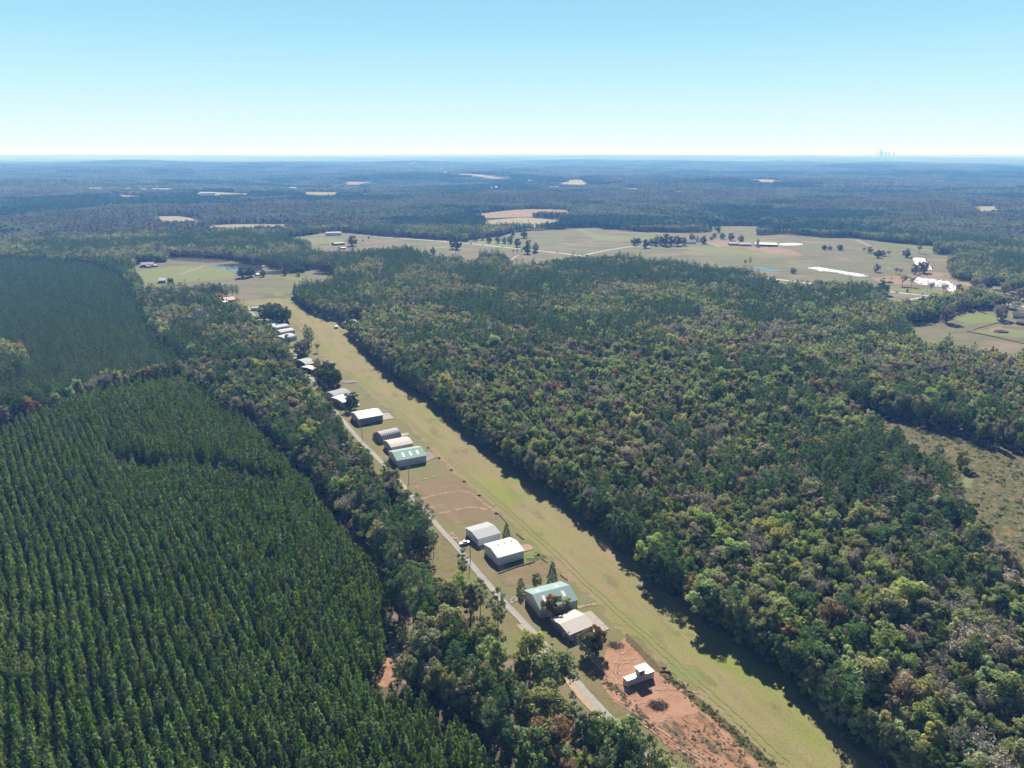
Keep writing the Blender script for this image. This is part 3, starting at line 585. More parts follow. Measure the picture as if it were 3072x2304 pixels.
ribbon('farm_track', [zC(480, 600), zC(510, 580), zC(560, 540), zC(640, 525), zC(760, 500)], 4, .46, M_DIRTR)
ribbon('farm_track', [zB(330, 378), zB(600, 368), zB(860, 352), zB(1000, 325), zB(1200, 305), zB(1390, 290)], 4, .46, M_DIRTR)
ribbon('farm_track', [zB(1590, 388), zB(1700, 380), zB(1830, 372)], 5, .46, M_ASPH)
ribbon('farm_track', [zA(780, 165), zA(720, 190), zA(620, 225), zA(560, 250)], 3, .40, M_DIRTR)
ribbon('farm_track', [zA(1240, 265), zA(1440, 252), zA(1580, 245), zA(1790, 205)], 4, .40, M_DIRTR)
ribbon('farm_track', [zD(610, 232), zD(680, 265), zD(760, 298)], 5, .46, M_DIRTR)
ribbon('farm_track', [zE(420, 0), zE(520, 45), zE(620, 90)], 5, .46, M_DIRTR)
ribbon('farm_track', [zE(1400, 440), zE(1560, 460), zE(1700, 500)], 5, .46, M_DIRTR)
ribbon('farm_track', [zE(1140, 612), zE(1000, 640), zE(860, 655)], 5, .45, M_ASPH)
sheet('pond', [zD(1115, 522), zD(1200, 520), zD(1320, 540), zD(1450, 565), zD(1400, 575), zD(1250, 565), zD(1165, 545)], 4, .30, M_WATER, 6)
ell = lambda f, cx, cy, rx, ry, n=24: [f(cx + rx * math.cos(a), cy + ry * math.sin(a)) for a in np.arange(n) * 2 * math.pi / n]
# silage covers: white sheeting weighted with tyres
def cover(name, poly, label, dots, hump=.9, res=3):
    P = np.array(poly); x0, y0 = P.min(0) - res; x1, y1 = P.max(0) + res
    gx, gy = np.meshgrid(np.arange(x0, x1, res), np.arange(y0, y1, res)); ny, nx = gx.shape; X, Y = gx.ravel(), gy.ravel()
    s = dist_poly(poly, X, Y); idx = np.arange(nx * ny).reshape(ny, nx)
    q = np.stack([idx[:-1, :-1], idx[:-1, 1:], idx[1:, 1:], idx[1:, :-1]], -1).reshape(-1, 4); q = q[(s[q] > -2).any(1)]
    used = np.unique(q); re = np.full(nx * ny, -1); re[used] = np.arange(len(used)); q = re[q]; X, Y, s = X[used], Y[used], s[used]
    Z = T(X, Y) + .35 + hump * np.clip(s / 6, 0, 1) + rs.normal(size=len(X)) * .22 * (s > 0)
    root = empty(name, (0, 0, 0)); tag(root, label, 'silage cover', 'white silage covers on the farm')
    o = link('sheeting', mesh_np('sheeting', np.stack([X, Y, Z], 1), q.ravel(), 4, (M_PLASTIC,), attrs={'edge': s}), root)
    if dots:
        tb = []
        pts = []
        for _ in range(4000):
            k = rs.randint(len(X))
            if s[k] > dots[1] and s[k] < dots[2] and all(math.hypot(X[k] - a, Y[k] - b) > dots[0] for a, b in pts): pts.append((X[k], Y[k]))
            if len(pts) >= dots[3]: break
        for a, b in pts:
            zt = float(T(a, b)) + 1.3; tb.append(tube((a, b, zt - .6), (a, b, zt + .45), dots[4], dots[4] * .7, 7))
        V, f = join_tubes(tb); o = link('tyres', mesh_np('tyres', V, f.ravel(), 4, (M_TYRE,)), root); o['kind'] = 'stuff'
M_TYRE = plain_mat('tyre_rubber', (.05, .05, .05), .9)
cover('silage_cover', ell(zD, 1552, 271, 146, 15), 'white oval silage cover beside the long white barn', (9, -1, 2.5, 60, .8))
cover('silage_cover', [zD(1730, 532), zD(1850, 520), zD(2212, 580), zE(250, 330), zE(480, 365), zE(555, 385), zE(500, 398), zE(380, 385), zE(200, 350), zE(0, 328), zD(2000, 592)], 'long narrow white silage cover lying along the pasture', (7, -1, 2.5, 90, .8))
cover('silage_cover', [zE(1015, 195), zE(1060, 188), zE(1155, 195), zE(1240, 318), zE(1170, 325), zE(1040, 260)], 'slanting white silage cover behind the clump of brown trees', (6, -1, 2, 60, .8))
cover('silage_cover', [zE(950, 405), zE(1100, 403), zE(1400, 440), zE(1480, 480), zE(1560, 540), zE(1500, 560), zE(1410, 545), zE(1380, 510), zE(1100, 475)], 'broad white silage cover dotted with dark piles next to the highway', (7, 2, 30, 42, 1.3))

# ------------------------------------------------------------ geometry-node scattering of uncountable vegetation
def scatter(name, P, pi, rz, sc, protos, label, cat, tintv=None):
    me = bpy.data.meshes.new(name); n = len(P); me.vertices.add(n); me.vertices.foreach_set('co', np.ascontiguousarray(P, np.float32).ravel())
    for k, t, v in (('pi', 'INT', pi), ('rz', 'FLOAT', rz)):
        a = me.attributes.new(k, t, 'POINT'); a.data.foreach_set('value', np.ascontiguousarray(v, np.int32 if t == 'INT' else np.float32))
    a = me.attributes.new('sc', 'FLOAT_VECTOR', 'POINT'); a.data.foreach_set('vector', np.ascontiguousarray(sc, np.float32).ravel())
    me.update()
    pc = bpy.data.collections.new(name + '_kinds')
    for i, m in enumerate(protos):
        o = bpy.data.objects.new('%s_kind_%s%s' % (name, chr(97 + i // 26), chr(97 + i % 26)), m); pc.objects.link(o)
    o = link(name, me); tag(o, label, cat, None, 'stuff')
    ng = bpy.data.node_groups.new(name, 'GeometryNodeTree'); ng.interface.new_socket('Geometry', in_out='INPUT', socket_type='NodeSocketGeometry'); ng.interface.new_socket('Geometry', in_out='OUTPUT', socket_type='NodeSocketGeometry')
    N = ng.nodes; L = ng.links; gi = N.new('NodeGroupInput'); go = N.new('NodeGroupOutput'); ip = N.new('GeometryNodeInstanceOnPoints')
    ci = N.new('GeometryNodeCollectionInfo'); ci.inputs['Collection'].default_value = pc; ci.inputs['Separate Children'].default_value = True; ci.inputs['Reset Children'].default_value = True
    def at(k, t):
        a = N.new('GeometryNodeInputNamedAttribute'); a.data_type = t; a.inputs['Name'].default_value = k; return [s for s in a.outputs if s.enabled and s.name == 'Attribute'][0]
    cx = N.new('ShaderNodeCombineXYZ'); L.new(at('rz', 'FLOAT'), cx.inputs['Z'])
    L.new(gi.outputs[0], ip.inputs['Points']); L.new(ci.outputs[0], ip.inputs['Instance']); ip.inputs['Pick Instance'].default_value = True
    L.new(at('pi', 'INT'), ip.inputs['Instance Index']); L.new(cx.outputs[0], ip.inputs['Rotation']); L.new(at('sc', 'FLOAT_VECTOR'), ip.inputs['Scale'])
    L.new(ip.outputs[0], go.inputs[0])
    md = o.modifiers.new('scatter', 'NODES'); md.node_group = ng
    return o

def in_view(X, Y, m=220, ztop=20, bottom=120):
    c, s = math.cos(PITCH), math.sin(PITCH); dep = Y * c + CAM_H * s; dep = np.maximum(dep, 1)
    px = 1536 + FPX * X / dep; dt = Y * c - (ztop - CAM_H) * s; py = 1152 - FPX * (Y * s + (ztop - CAM_H) * c) / np.maximum(dt, 1)
    return (px > -m) & (px < 3072 + m) & (py < 2304 + bottom) & (Y > 40)
def cleared(X, Y, grow=0):
    c = np.zeros(len(X), bool)
    for p in CLEAR:
        P = np.array(p); bb = (X > P[:, 0].min() - 30) & (X < P[:, 0].max() + 30) & (Y > P[:, 1].min() - 30) & (Y < P[:, 1].max() + 30)
        k = np.where(bb)[0]
        if len(k): c[k] |= dist_poly(p, X[k], Y[k]) > -grow
    return c
_lat = {}
def vnoise(X, Y, s, seed):
    g = _lat.setdefault(seed, np.random.RandomState(seed).rand(256, 256)); u = X / s + 1000; v = Y / s + 1000
    i = np.floor(u).astype(int); j = np.floor(v).astype(int); fu = u - i; fv = v - j; fu = fu * fu * (3 - 2 * fu); fv = fv * fv * (3 - 2 * fv)
    a = g[i % 256, j % 256]; b = g[(i + 1) % 256, j % 256]; c = g[i % 256, (j + 1) % 256]; d = g[(i + 1) % 256, (j + 1) % 256]
    return (a * (1 - fu) + b * fu) * (1 - fv) + (c * (1 - fu) + d * fu) * fv
def grid_pts(x0, x1, y0, y1, dx, dy, jit, ang=0, hexo=True):
    gx, gy = np.meshgrid(np.arange(x0, x1, dx), np.arange(y0, y1, dy))
    if hexo: gx = gx + (np.arange(gx.shape[0])[:, None] % 2) * dx / 2
    X = gx.ravel() + rs.uniform(-jit, jit, gx.size) * dx; Y = gy.ravel() + rs.uniform(-jit, jit, gy.size) * dy
    if ang: X, Y = X * math.cos(ang) - Y * math.sin(ang), X * math.sin(ang) + Y * math.cos(ang)
    return X, Y

# -------- planted pines in rows, left of the airstrip
RD = R(126)
U, Vv = grid_pts(-200, 1500, -900, 900, 3.2, 4.2, 0, 0, False)
U = U + rs.normal(size=len(U)) * .6; Vv = Vv + rs.normal(size=len(Vv)) * .42 + 3 * np.sin(U / 90) + 1.5 * np.sin(U / 37 + 1)
PX = U * math.cos(RD) - Vv * math.sin(RD); PY = U * math.sin(RD) + Vv * math.cos(RD)
k = inside(PLANT_A, PX, PY) & in_view(PX, PY, 250, 14, 160); PX, PY = PX[k], PY[k]
zz = zoomer(0, 1000, 1100 / 2212)
RAV = [zz(700, 750, 4), zz(850, 790, 4), zz(950, 815, 4), zz(1060, 800, 4), zz(1160, 785, 4), zz(1300, 800, 4), zz(1420, 855, 4), zz(1550, 885, 4), zz(1640, 900, 4)]
def near_line(pts, X, Y, d):
    D = np.full(len(X), 1e9)
    for (ax, ay), (bx, by) in zip(pts[:-1], pts[1:]):
        dx, dy = bx - ax, by - ay; t = np.clip(((X - ax) * dx + (Y - ay) * dy) / (dx * dx + dy * dy), 0, 1); D = np.minimum(D, np.hypot(X - ax - t * dx, Y - ay - t * dy))
    return D < d
RAV2 = [zy(-600, 60, 5), zy(-440, 80, 5)]
k = ~near_line(RAV, PX, PY, 8.0) & (rs.rand(len(PX)) > .035) & ~cleared(PX, PY, 0)
PX, PY = PX[k], PY[k]
PS = rs.uniform(.72, 1.2, len(PX)) * (.92 + .2 * vnoise(PX, PY, 45, 5)); PR = rs.uniform(0, 6.28, len(PX)); PK = rs.randint(0, 5, len(PX))
PD = np.hypot(PX, PY); fully = in_view(PX, PY, -30, 3, -60)
order = np.argsort(PD + np.where(fully, 0, 1e5)); first = order[:300]; rest = np.ones(len(PX), bool); rest[first] = False

def proto_pair(kind, col, i, names, bark=BARK):
    g = NEAR[kind][i]; return crown_mesh(names[0], g, LEAF[col]), trunk_mesh(names[1], g, bark)
def add_tree(name, cm, tm, x, y, rz, s, label, cat, group=None, sz=None):
    r = empty(name, (x, y, float(T(x, y))), rz); r.scale = (s, s, sz or s); tag(r, label, cat, group)
    link('crown', cm, r); link('trunk', tm, r); return r
pp = [proto_pair('plantation', 'plantation', i, ('crown', 'trunk')) for i in range(5)]
for k in first:
    add_tree('plantation_pine', *pp[PK[k]], PX[k], PY[k], PR[k], PS[k], 'conical green plantation pine in the planted rows nearest the camera, lower left', 'plantation pine', 'plantation pines in the nearest rows')
near = rest & (PD < 470); far = rest & (PD >= 470)
protos = [merged_mesh('p', g, LEAF['plantation'], BARK) for g in NEAR['plantation']] + [merged_mesh('p', g, LEAF['plantation'], BARK) for g in MID['plantation']]
k = rest; n = k.sum(); kk = np.where(PD[k] < 640, PK[k], 5 + PK[k] % 3)
scatter('plantation_rows', np.stack([PX[k], PY[k], np.zeros(n)], 1), kk, PR[k], np.repeat(PS[k][:, None], 3, 1), protos, 'close rows of planted pines filling the lower left', 'pine plantation')
# -------- denser dark stand further back
X, Y = grid_pts(-1800, 200, 400, 2200, 3.9, 3.9, .42); HWC = [F(-80, 770), F(20, 760), F(70, 790), F(60, 830), F(-80, 850)]
k = inside(PLANT_B, X, Y) & in_view(X, Y, 220) & ~inside(HWC, X, Y); X, Y = X[k], Y[k]; n = len(X)
k = rs.rand(n) > .16 * (vnoise(X, Y, 9, 31) > .55); X, Y = X[k], Y[k]; n = len(X); S = rs.uniform(.72, 1.25, n); PR_ = [merged_mesh('p', g, LEAF['young'], BARK) for g in MID['young']]
scatter('young_pine_stand', np.stack([X, Y, T(X, Y)], 1), rs.randint(0, 2, n), rs.uniform(0, 6.28, n), np.repeat(S[:, None], 3, 1), PR_, 'dark even stand of young pines left of the hangars', 'pine stand')

# -------- mixed woodland out to 1.9 km
WDEN = 5.9
X, Y = grid_pts(-1750, 1750, 60, 1960, WDEN, WDEN * .9, .42)
dd = np.hypot(X, Y)
k = in_view(X, Y, 220) & (dd < 1950); X, Y = X[k], Y[k]
k = ~inside(PLANT_A, X, Y) & ~(inside(PLANT_B, X, Y) & ~inside(HWC, X, Y)); X, Y = X[k], Y[k]
k = ~cleared(X, Y, 1.0) & ((dist_poly(PLANT_A, X, Y) < -7) | (Y > 520)); X, Y = X[k], Y[k]
k = ~inside(YARDW, X, Y) | (rs.rand(len(X)) < np.where(near_line(ROADPX, X, Y, 15), 0, np.where(near_line(ROADPX, X, Y, 26), .06, .42))); X, Y = X[k], Y[k]
n = len(X); D = np.hypot(X, Y)
HWBAND = [F(960, 860), F(1100, 800), F(1400, 800), F(2100, 740), F(2300, 800), F(2300, 900), F(1950, 900), F(1800, 1010), F(1500, 1060), F(1250, 1080), F(1080, 960)]
PINEZ = [F(1200, 1080), F(1500, 1060), F(2000, 930), F(2080, 1000), F(2100, 1100), F(2212, 1400), F(1700, 1659), F(1400, 1260)]
PINEZ2 = [F(760, 740), F(950, 660), F(1200, 600), F(1800, 560), F(1900, 620), F(1500, 740), F(1000, 800)]
pine_p = .36 + 1.5 * (vnoise(X, Y, 48, 1) - .5) + 1.0 * (vnoise(X, Y, 140, 2) - .5)
pine_p = np.where(inside(HWBAND, X, Y), pine_p - .33, pine_p); pine_p = np.where(inside(PINEZ, X, Y), pine_p + .15, pine_p); pine_p = np.where(inside(PINEZ2, X, Y), pine_p + .12, pine_p)
pine = rs.rand(n) < np.clip(pine_p, .03, .95)
cw = np.tile(np.array([.28, .22, .15, .05, .03, .17, .10]), (n, 1))
g1 = vnoise(X, Y, 55, 3); g2 = vnoise(X, Y, 80, 4); band = inside(HWBAND, X, Y)
cw[:, 0] *= np.where(band, 1.9, 1) * np.clip(g1 * 2.2, .2, 2); cw[:, 5] *= np.clip((1 - g1) * 2.4, .2, 2.2); cw[:, 6] *= np.clip((1 - g1) * 2.4, .1, 2.2); cw[:, 2] *= np.clip(g2 * 2, .3, 2); cw[:, 4] *= np.clip((1 - g2) * 2.2, .2, 2.0)
nr_ = np.clip((520 - D) / 150, 0, 1); cw[:, 5] *= 1 - .6 * nr_; cw[:, 6] *= 1 - .6 * nr_; cw[:, 4] *= 1 - .5 * nr_; cw[:, 2] *= 1.0 + (D > 900) * .3
cw /= cw.sum(1, keepdims=True); colr = (rs.rand(n)[:, None] > np.cumsum(cw, 1)).sum(1).clip(0, 6)
SH = rs.randint(0, 12, n); RZ = rs.uniform(0, 6.28, n)
SC = np.where(pine, rs.uniform(.75, 1.15, n), .60 + .80 * rs.rand(n) ** 2.2); SZ = np.where(pine, SC * rs.uniform(.88, 1.12, n), (.70 + .38 * SC) * rs.uniform(.88, 1.12, n))
edge_d = np.full(n, 99.0)
SC = SC * np.where((Y < 330) & (X > 60), 1.08, 1.0)
in_nearish = D < 720
EP = np.array(EAST_EDGE); sg = np.concatenate([[0], np.cumsum(np.hypot(*np.diff(EP, axis=0).T))]); uu = np.arange(0, sg[-1], 3.3)
ex = np.interp(uu, sg, EP[:, 0]) + rs.uniform(.5, 4.5, len(uu)); ey = np.interp(uu, sg, EP[:, 1]) + rs.uniform(-1, 2.5, len(uu)); ne = len(ex)
house_gap = np.hypot(ex - z4(1480, 640)[0], ey - z4(1480, 640)[1]) > 22
ex, ey = ex[house_gap], ey[house_gap]; ne = len(ex)
X = np.concatenate([X, ex]); Y = np.concatenate([Y, ey]); D = np.hypot(X, Y); n0_, n = n, n + ne; in_nearish = D < 720
pine = np.concatenate([pine, np.zeros(ne, bool)]); colr = np.concatenate([colr, rs.choice([0, 1, 2, 2, 2, 1, 5], ne)]); SH = np.concatenate([SH, rs.choice([2, 3], ne)]); RZ = np.concatenate([RZ, rs.uniform(0, 6.28, ne)])
SC = np.concatenate([SC, rs.uniform(.7, 1.0, ne)]); SZ = np.concatenate([SZ, rs.uniform(.75, 1.15, ne)])
yw = inside(YARDW, X, Y); colr = np.where(yw, rs.choice([0, 0, 1, 1, 3, 2], n), colr); SZ = np.where(yw, SZ * 1.12, SZ); SC = np.where(yw, SC * 1.1, SC)
# protos: near block then mid block, each pine then 7 colours
nearP = [merged_mesh('p', g, LEAF['pine'], BARK) for g in NEAR['tallpine']]
for c in BROAD_COLS:
    if c == 'bare': nearP += [merged_mesh('p', NEAR['bare'][i % 2], LEAF['bare'], BARKL) for i in range(4)]
    else: nearP += [merged_mesh('p', g, LEAF[c], BARK) for g in NEAR['broad']]
midP = [merged_mesh('p', g, LEAF['pine'], BARK) for g in MID['tallpine']]
for c in BROAD_COLS: midP += [merged_mesh('p', g, LEAF[c], BARK) for g in MID['broad']]
idn = np.where(pine, SH % 3, 3 + colr * 4 + SH % 4); idm = len(nearP) + np.where(pine, SH % 2, 2 + colr * 3 + SH % 3)
PI = np.where(in_nearish, idn, idm)
# the ones that show largest stand as trees of their own: 300 pines, 300 broadleaf
view = in_view(X, Y, -40, 8, -80); key = D + np.where(view, 0, 1e5)
selP = [i for i in np.argsort(key + np.where(pine, 0, 1e6))[:260]]; selB = [i for i in np.argsort(key + np.where(~pine, 0, 1e6))[:165]]
COLW = dict(green='yellow green leafy', olive='olive green', dark='dark green', yellow='yellowing', rust='rust brown', tan='tan brown thinning', bare='grey nearly bare')
pairs = {}
def pair(kind, col, i):
    if (kind, col, i) not in pairs:
        bk = BARKL if kind == 'bare' else BARK
        pairs[(kind, col, i)] = proto_pair(kind, col, i, ('crown', 'trunk'), bk)
    return pairs[(kind, col, i)]
def side_of(x, y):
    return 'in the woods right of the airstrip' if x > -120 + (900 - y) * .45 or x > 0 else 'in the belt left of the gravel road'
for i in selP:
    s_ = side_of(X[i], Y[i])
    add_tree('pine_tree', *pair('tallpine', 'pine', int(SH[i] % 3)), X[i], Y[i], RZ[i], SC[i], 'tall dark green pine, nearest ' + s_, 'pine tree', 'nearest pines ' + s_, SZ[i])
for i in selB:
    s_ = side_of(X[i], Y[i]); c = BROAD_COLS[colr[i]]; kd = 'bare' if c == 'bare' else 'broad'
    add_tree('broadleaf_tree', *pair(kd, c, int(SH[i] % (2 if kd == 'bare' else 4))), X[i], Y[i], RZ[i], SC[i], COLW[c] + ' tree, nearest ' + s_, 'broadleaf tree', COLW[c] + ' trees ' + s_, SZ[i])
k = np.ones(n, bool); k[selP] = False; k[selB] = False
scatter('woodland', np.stack([X[k], Y[k], T(X[k], Y[k])], 1), PI[k], RZ[k], np.stack([SC[k], SC[k], SZ[k]], 1), nearP + midP, 'mixed autumn woodland of pines and hardwoods spreading either side of the airstrip', 'woodland')

# low understorey so that the ground does not read as bare between trunks
bush = [mesh_np('p', V_, np.arange(len(V_)), 4, (LEAF[m_],), attrs={'tone': t_}) for m_, (V_, t_) in (
    (mm, clumps_to_leaves(np.array([[0, 0, .6], [.9, .3, .5], [-.6, .7, .45], [.1, -.9, .5]]), [.9, .7, .7, .6], 16, .35, np.random.RandomState(5 + q_), .8)) for q_, mm in enumerate(('shrub', 'olive', 'tan', 'dark', 'bare')))]
X2, Y2 = grid_pts(-330, 420, 100, 620, 4.2, 4.2, .45); k = in_view(X2, Y2, 100) & ~inside(PLANT_A, X2, Y2) & ~cleared(X2, Y2, 0) & (rs.rand(len(X2)) < np.where(inside(YARDW, X2, Y2), .45, .8))
X2, Y2 = X2[k], Y2[k]; n2 = len(X2); S2 = rs.uniform(.6, 1.7, n2)
scatter('understorey', np.stack([X2, Y2, np.zeros(n2)], 1), rs.randint(0, 5, n2), rs.uniform(0, 6.28, n2), np.repeat(S2[:, None], 3, 1), bush, 'low brush and saplings under the woodland trees', 'undergrowth')
# scrub on the cut-over land
X2, Y2 = grid_pts(100, 900, 200, 900, 3.4, 3.4, .48); k = (dist_poly(SCRUB, X2, Y2) > 1) & in_view(X2, Y2, 200) & (rs.rand(len(X2)) < .35 + .45 * vnoise(X2, Y2, 25, 9)) & ~inside([zS(1620, 1000), zS(1670, 1020), zS(1720, 1060), zS(1690, 1110), zS(1630, 1110)], X2, Y2)
X2, Y2 = X2[k], Y2[k]; n2 = len(X2); S2 = .35 + 1.1 * rs.rand(n2) ** 2.2
scatter('scrub_bushes', np.stack([X2, Y2, np.zeros(n2)], 1), rs.choice([0, 1, 2, 4, 4, 2, 1], n2), rs.uniform(0, 6.28, n2), np.repeat(S2[:, None], 3, 1), bush, 'low brownish and pale scrub regrowing on the cut-over clearing at the right', 'scrub')
# weeds along the clay lot
LINE = [z1(1000, 660), z1(1100, 730), z1(1230, 850), z1(1340, 930), z1(1440, 1030), z1(1540, 1120), z1(1640, 1200)]
WP = []
for i in range(230):
    j = rs.randint(len(LINE) - 1); t = rs.rand(); a, b = LINE[j], LINE[j + 1]; o_ = rs.normal() * 1.1; WP.append((a[0] + (b[0] - a[0]) * t + o_, a[1] + (b[1] - a[1]) * t + o_ * .4, 0.15))
for i in range(160): WP.append((*z1(rs.uniform(1000, 1500), rs.uniform(960, 1215)), .15))
for i in range(150):
    t_ = rs.rand(); WP.append((*z1(610 + 330 * t_ + rs.normal() * 12, 660 + 330 * t_ + rs.normal() * 14), .12))
WP = np.array(WP); n2 = len(WP); S2 = rs.uniform(.14, .5, n2)
scatter('weeds', WP, np.where(np.arange(n2) < 230, rs.choice([0, 0, 1, 3], n2), rs.choice([2, 4, 1], n2)), rs.uniform(0, 6.28, n2), np.repeat(S2[:, None], 3, 1), bush, 'weeds and stubble along the edge of the red clay lots', 'weeds')

# -------- far woods: tiles of small trees on the rolling land
def tile_mesh(size, count, pal, seed, hq, leafs, lsize, cr):
    rng = np.random.RandomState(seed); P, N, S, Cc = [], [], [], []
    m = int(math.sqrt(count)); st = size / m
    for i in range(m):
        for j in range(m):
            x = -size / 2 + (i + rng.uniform(.05, .95)) * st; y = -size / 2 + (j + rng.uniform(.05, .95)) * st; h = rng.uniform(9, 18) * hq; c = np.array(pal[rng.randint(len(pal))]) * rng.uniform(.75, 1.25)
            d = unit(rng.normal(size=(leafs, 3)) + [0, 0, .7]); r = cr * rng.uniform(.75, 1.2)
            P.append([x, y, h * .55] + d * [r, r, h * .45]); N.append(unit(d + [0, 0, .4] + rng.normal(size=(leafs, 3)) * .3)); S.append(lsize * rng.uniform(.7, 1.2, leafs)); Cc.append(np.tile(c, (leafs, 1)) * rng.uniform(.85, 1.15, (leafs, 1)))
    P, N, S, Cc = map(np.concatenate, (P, N, S, Cc)); V = leaves(P, N, S, rng, .8)
    me = mesh_np('p', V, np.arange(len(V)), 4, (M_TILE,)); a = me.attributes.new('tint', 'FLOAT_COLOR', 'POINT')
    a.data.foreach_set('color', np.column_stack([np.repeat(Cc, 4, 0), np.ones(len(V))]).astype(np.float32).ravel()); return me
M_TILE, nt, b_ = new_mat('foliage_far'); nt.nodes.remove(b_)
a = nt.nodes.new('ShaderNodeAttribute'); a.attribute_name = 'tint'; oi = nt.nodes.new('ShaderNodeObjectInfo')
kk = mixc(nt, 1.0, a.outputs['Color'], ramp(nt, oi.outputs['Random'], [(0, .8), (1, 1.2)]), 'MULTIPLY')
d = nt.nodes.new('ShaderNodeBsdfDiffuse'); t = nt.nodes.new('ShaderNodeBsdfTranslucent'); nt.links.new(kk, d.inputs[0]); nt.links.new(kk, t.inputs[0]); mx = nt.nodes.new('ShaderNodeMixShader'); mx.inputs[0].default_value = .3
nt.links.new(d.outputs[0], mx.inputs[1]); nt.links.new(t.outputs[0], mx.inputs[2]); nt.links.new(mx.outputs[0], nt.nodes['Material Output'].inputs['Surface'])
c_g, c_o, c_d, c_r, c_t, c_b, c_p = (.21, .29, .13), (.185, .22, .12), (.075, .135, .075), (.23, .185, .12), (.225, .235, .155), (.20, .22, .18), (.055, .11, .065)
PALS = [[c_p, c_p, c_p, c_d], [c_p, c_d, c_o, c_t, c_g], [c_g, c_o, c_t, c_b, c_t, c_d], [c_o, c_t, c_r, c_b, c_d, c_p]]
def tiles(name, r0_, r1_, size, count, hq, leafs, lsize, cr, label):
    pr = [tile_mesh(size * 1.04, count, p, 900 + i, hq, leafs, lsize, cr) for i, p in enumerate(PALS)]
    X, Y = grid_pts(-r1_ * .85, r1_ * .85, r0_ * .6, r1_, size, size, .06, 0, True); D = np.hypot(X, Y)
    k = (D > r0_) & (D < r1_) & in_view(X, Y, 150); X, Y = X[k], Y[k]
    bad = cleared(X, Y, size * .38)
    for cx_, cy_, r_ in FARCLEAR: bad |= (np.hypot(X - cx_, (Y - cy_ + r_ * .4) * .6) < r_)
    X, Y = X[~bad], Y[~bad]; n = len(X)
    v = .5 + 1.25 * (vnoise(X, Y, 260, 21) * .6 + vnoise(X, Y, 800, 22) * .4 - .5) + rs.normal(size=n) * .05
    pi = np.digitize(v, [.40, .50, .60]); sc = np.ones((n, 3)); sc[:, 2] = rs.uniform(.9, 1.1, n)
    scatter(name, np.stack([X, Y, T(X, Y)], 1), pi, rs.randint(0, 4, n) * math.pi / 2, sc, pr, label, 'woodland')
FARCLEAR = [(*zP(362, 130), 110), (*zP(1210, 192), 150), (*zP(825, 203), 100), (*zP(1940, 294), 110), (*zP(1500, 378), 60), (*zP(1440, 394), 60), (*zP(765, 127), 120)]
tiles('distant_woods', 1940, 4300, 48, 49, 1.0, 26, 1.9, 4.0, 'continuous mixed woods on the rolling land behind the pastures')
tiles('horizon_woods', 4300, 15000, 190, 400, 1.1, 12, 3.6, 5.5, 'blue hazy forest reaching to the horizon')

# ------------------------------------------------------------ buildings
def poly_mesh(name, V, Fc, mat, smooth=False):
    me = bpy.data.meshes.new(name); me.from_pydata([tuple(map(float, v)) for v in V], [], [tuple(int(i) for i in f) for f in Fc]); me.materials.append(mat)
    bm = bmesh.new(); bm.from_mesh(me); bmesh.ops.recalc_face_normals(bm, faces=bm.faces); bm.to_mesh(me); bm.free()
    return me
def box_vf(x0, x1, y0, y1, za, zb):
    V = [(x0, y0, za), (x1, y0, za), (x1, y1, za), (x0, y1, za), (x0, y0, zb), (x1, y0, zb), (x1, y1, zb), (x0, y1, zb)]
    return V, [(0, 1, 2, 3), (4, 5, 6, 7), (0, 1, 5, 4), (1, 2, 6, 5), (2, 3, 7, 6), (3, 0, 4, 7)]
def boxes(name, bl, mat, parent=None):
    V, Fc = [], []
    for b in bl:
        v, f = box_vf(*b); o = len(V); V += v; Fc += [tuple(i + o for i in q) for q in f]
    return link(name, poly_mesh(name, V, Fc, mat), parent)
def profile(kind, W, eave, ridge):
    if kind == 'gable': return [(0, eave), (W / 2, ridge), (W, eave)]
    if kind == 'shed': return [(0, eave), (W, ridge)]
    if kind == 'low': return [(0, eave), (W * .22, eave + (ridge - eave) * .6), (W / 2, ridge), (W * .78, eave + (ridge - eave) * .6), (W, eave)]
    n = 14; return [(W / 2 - W / 2 * math.cos(math.pi * i / n), eave + (ridge - eave) * math.sin(math.pi * i / n) ** .85) for i in range(n + 1)]
def roof_mesh(prof, x0, x1, th, over, mat):
    P = [list(p) for p in prof]
    if over:
        for a, b in ((0, 1), (-1, -2)):
            dy, dz = P[a][0] - P[b][0], P[a][1] - P[b][1]; l = math.hypot(dy, dz); P[a] = [P[a][0] + dy / l * over, P[a][1] + dz / l * over]
    n = len(P); V = []
    for x in (x0, x1):
        for (y, z) in P: V.append((x, y, z))
        for (y, z) in P: V.append((x, y, z + th))
    Fc = []
    for i in range(n - 1):
        Fc += [(i, i + 1, 2 * n + i + 1, 2 * n + i), (n + i, n + i + 1, 3 * n + i + 1, 3 * n + i), (i, i + 1, n + i + 1, n + i), (2 * n + i, 2 * n + i + 1, 3 * n + i + 1, 3 * n + i)]
    for i in (0, n - 1): Fc.append((i, n + i, 3 * n + i, 2 * n + i))
    return poly_mesh('roof', V, Fc, mat)
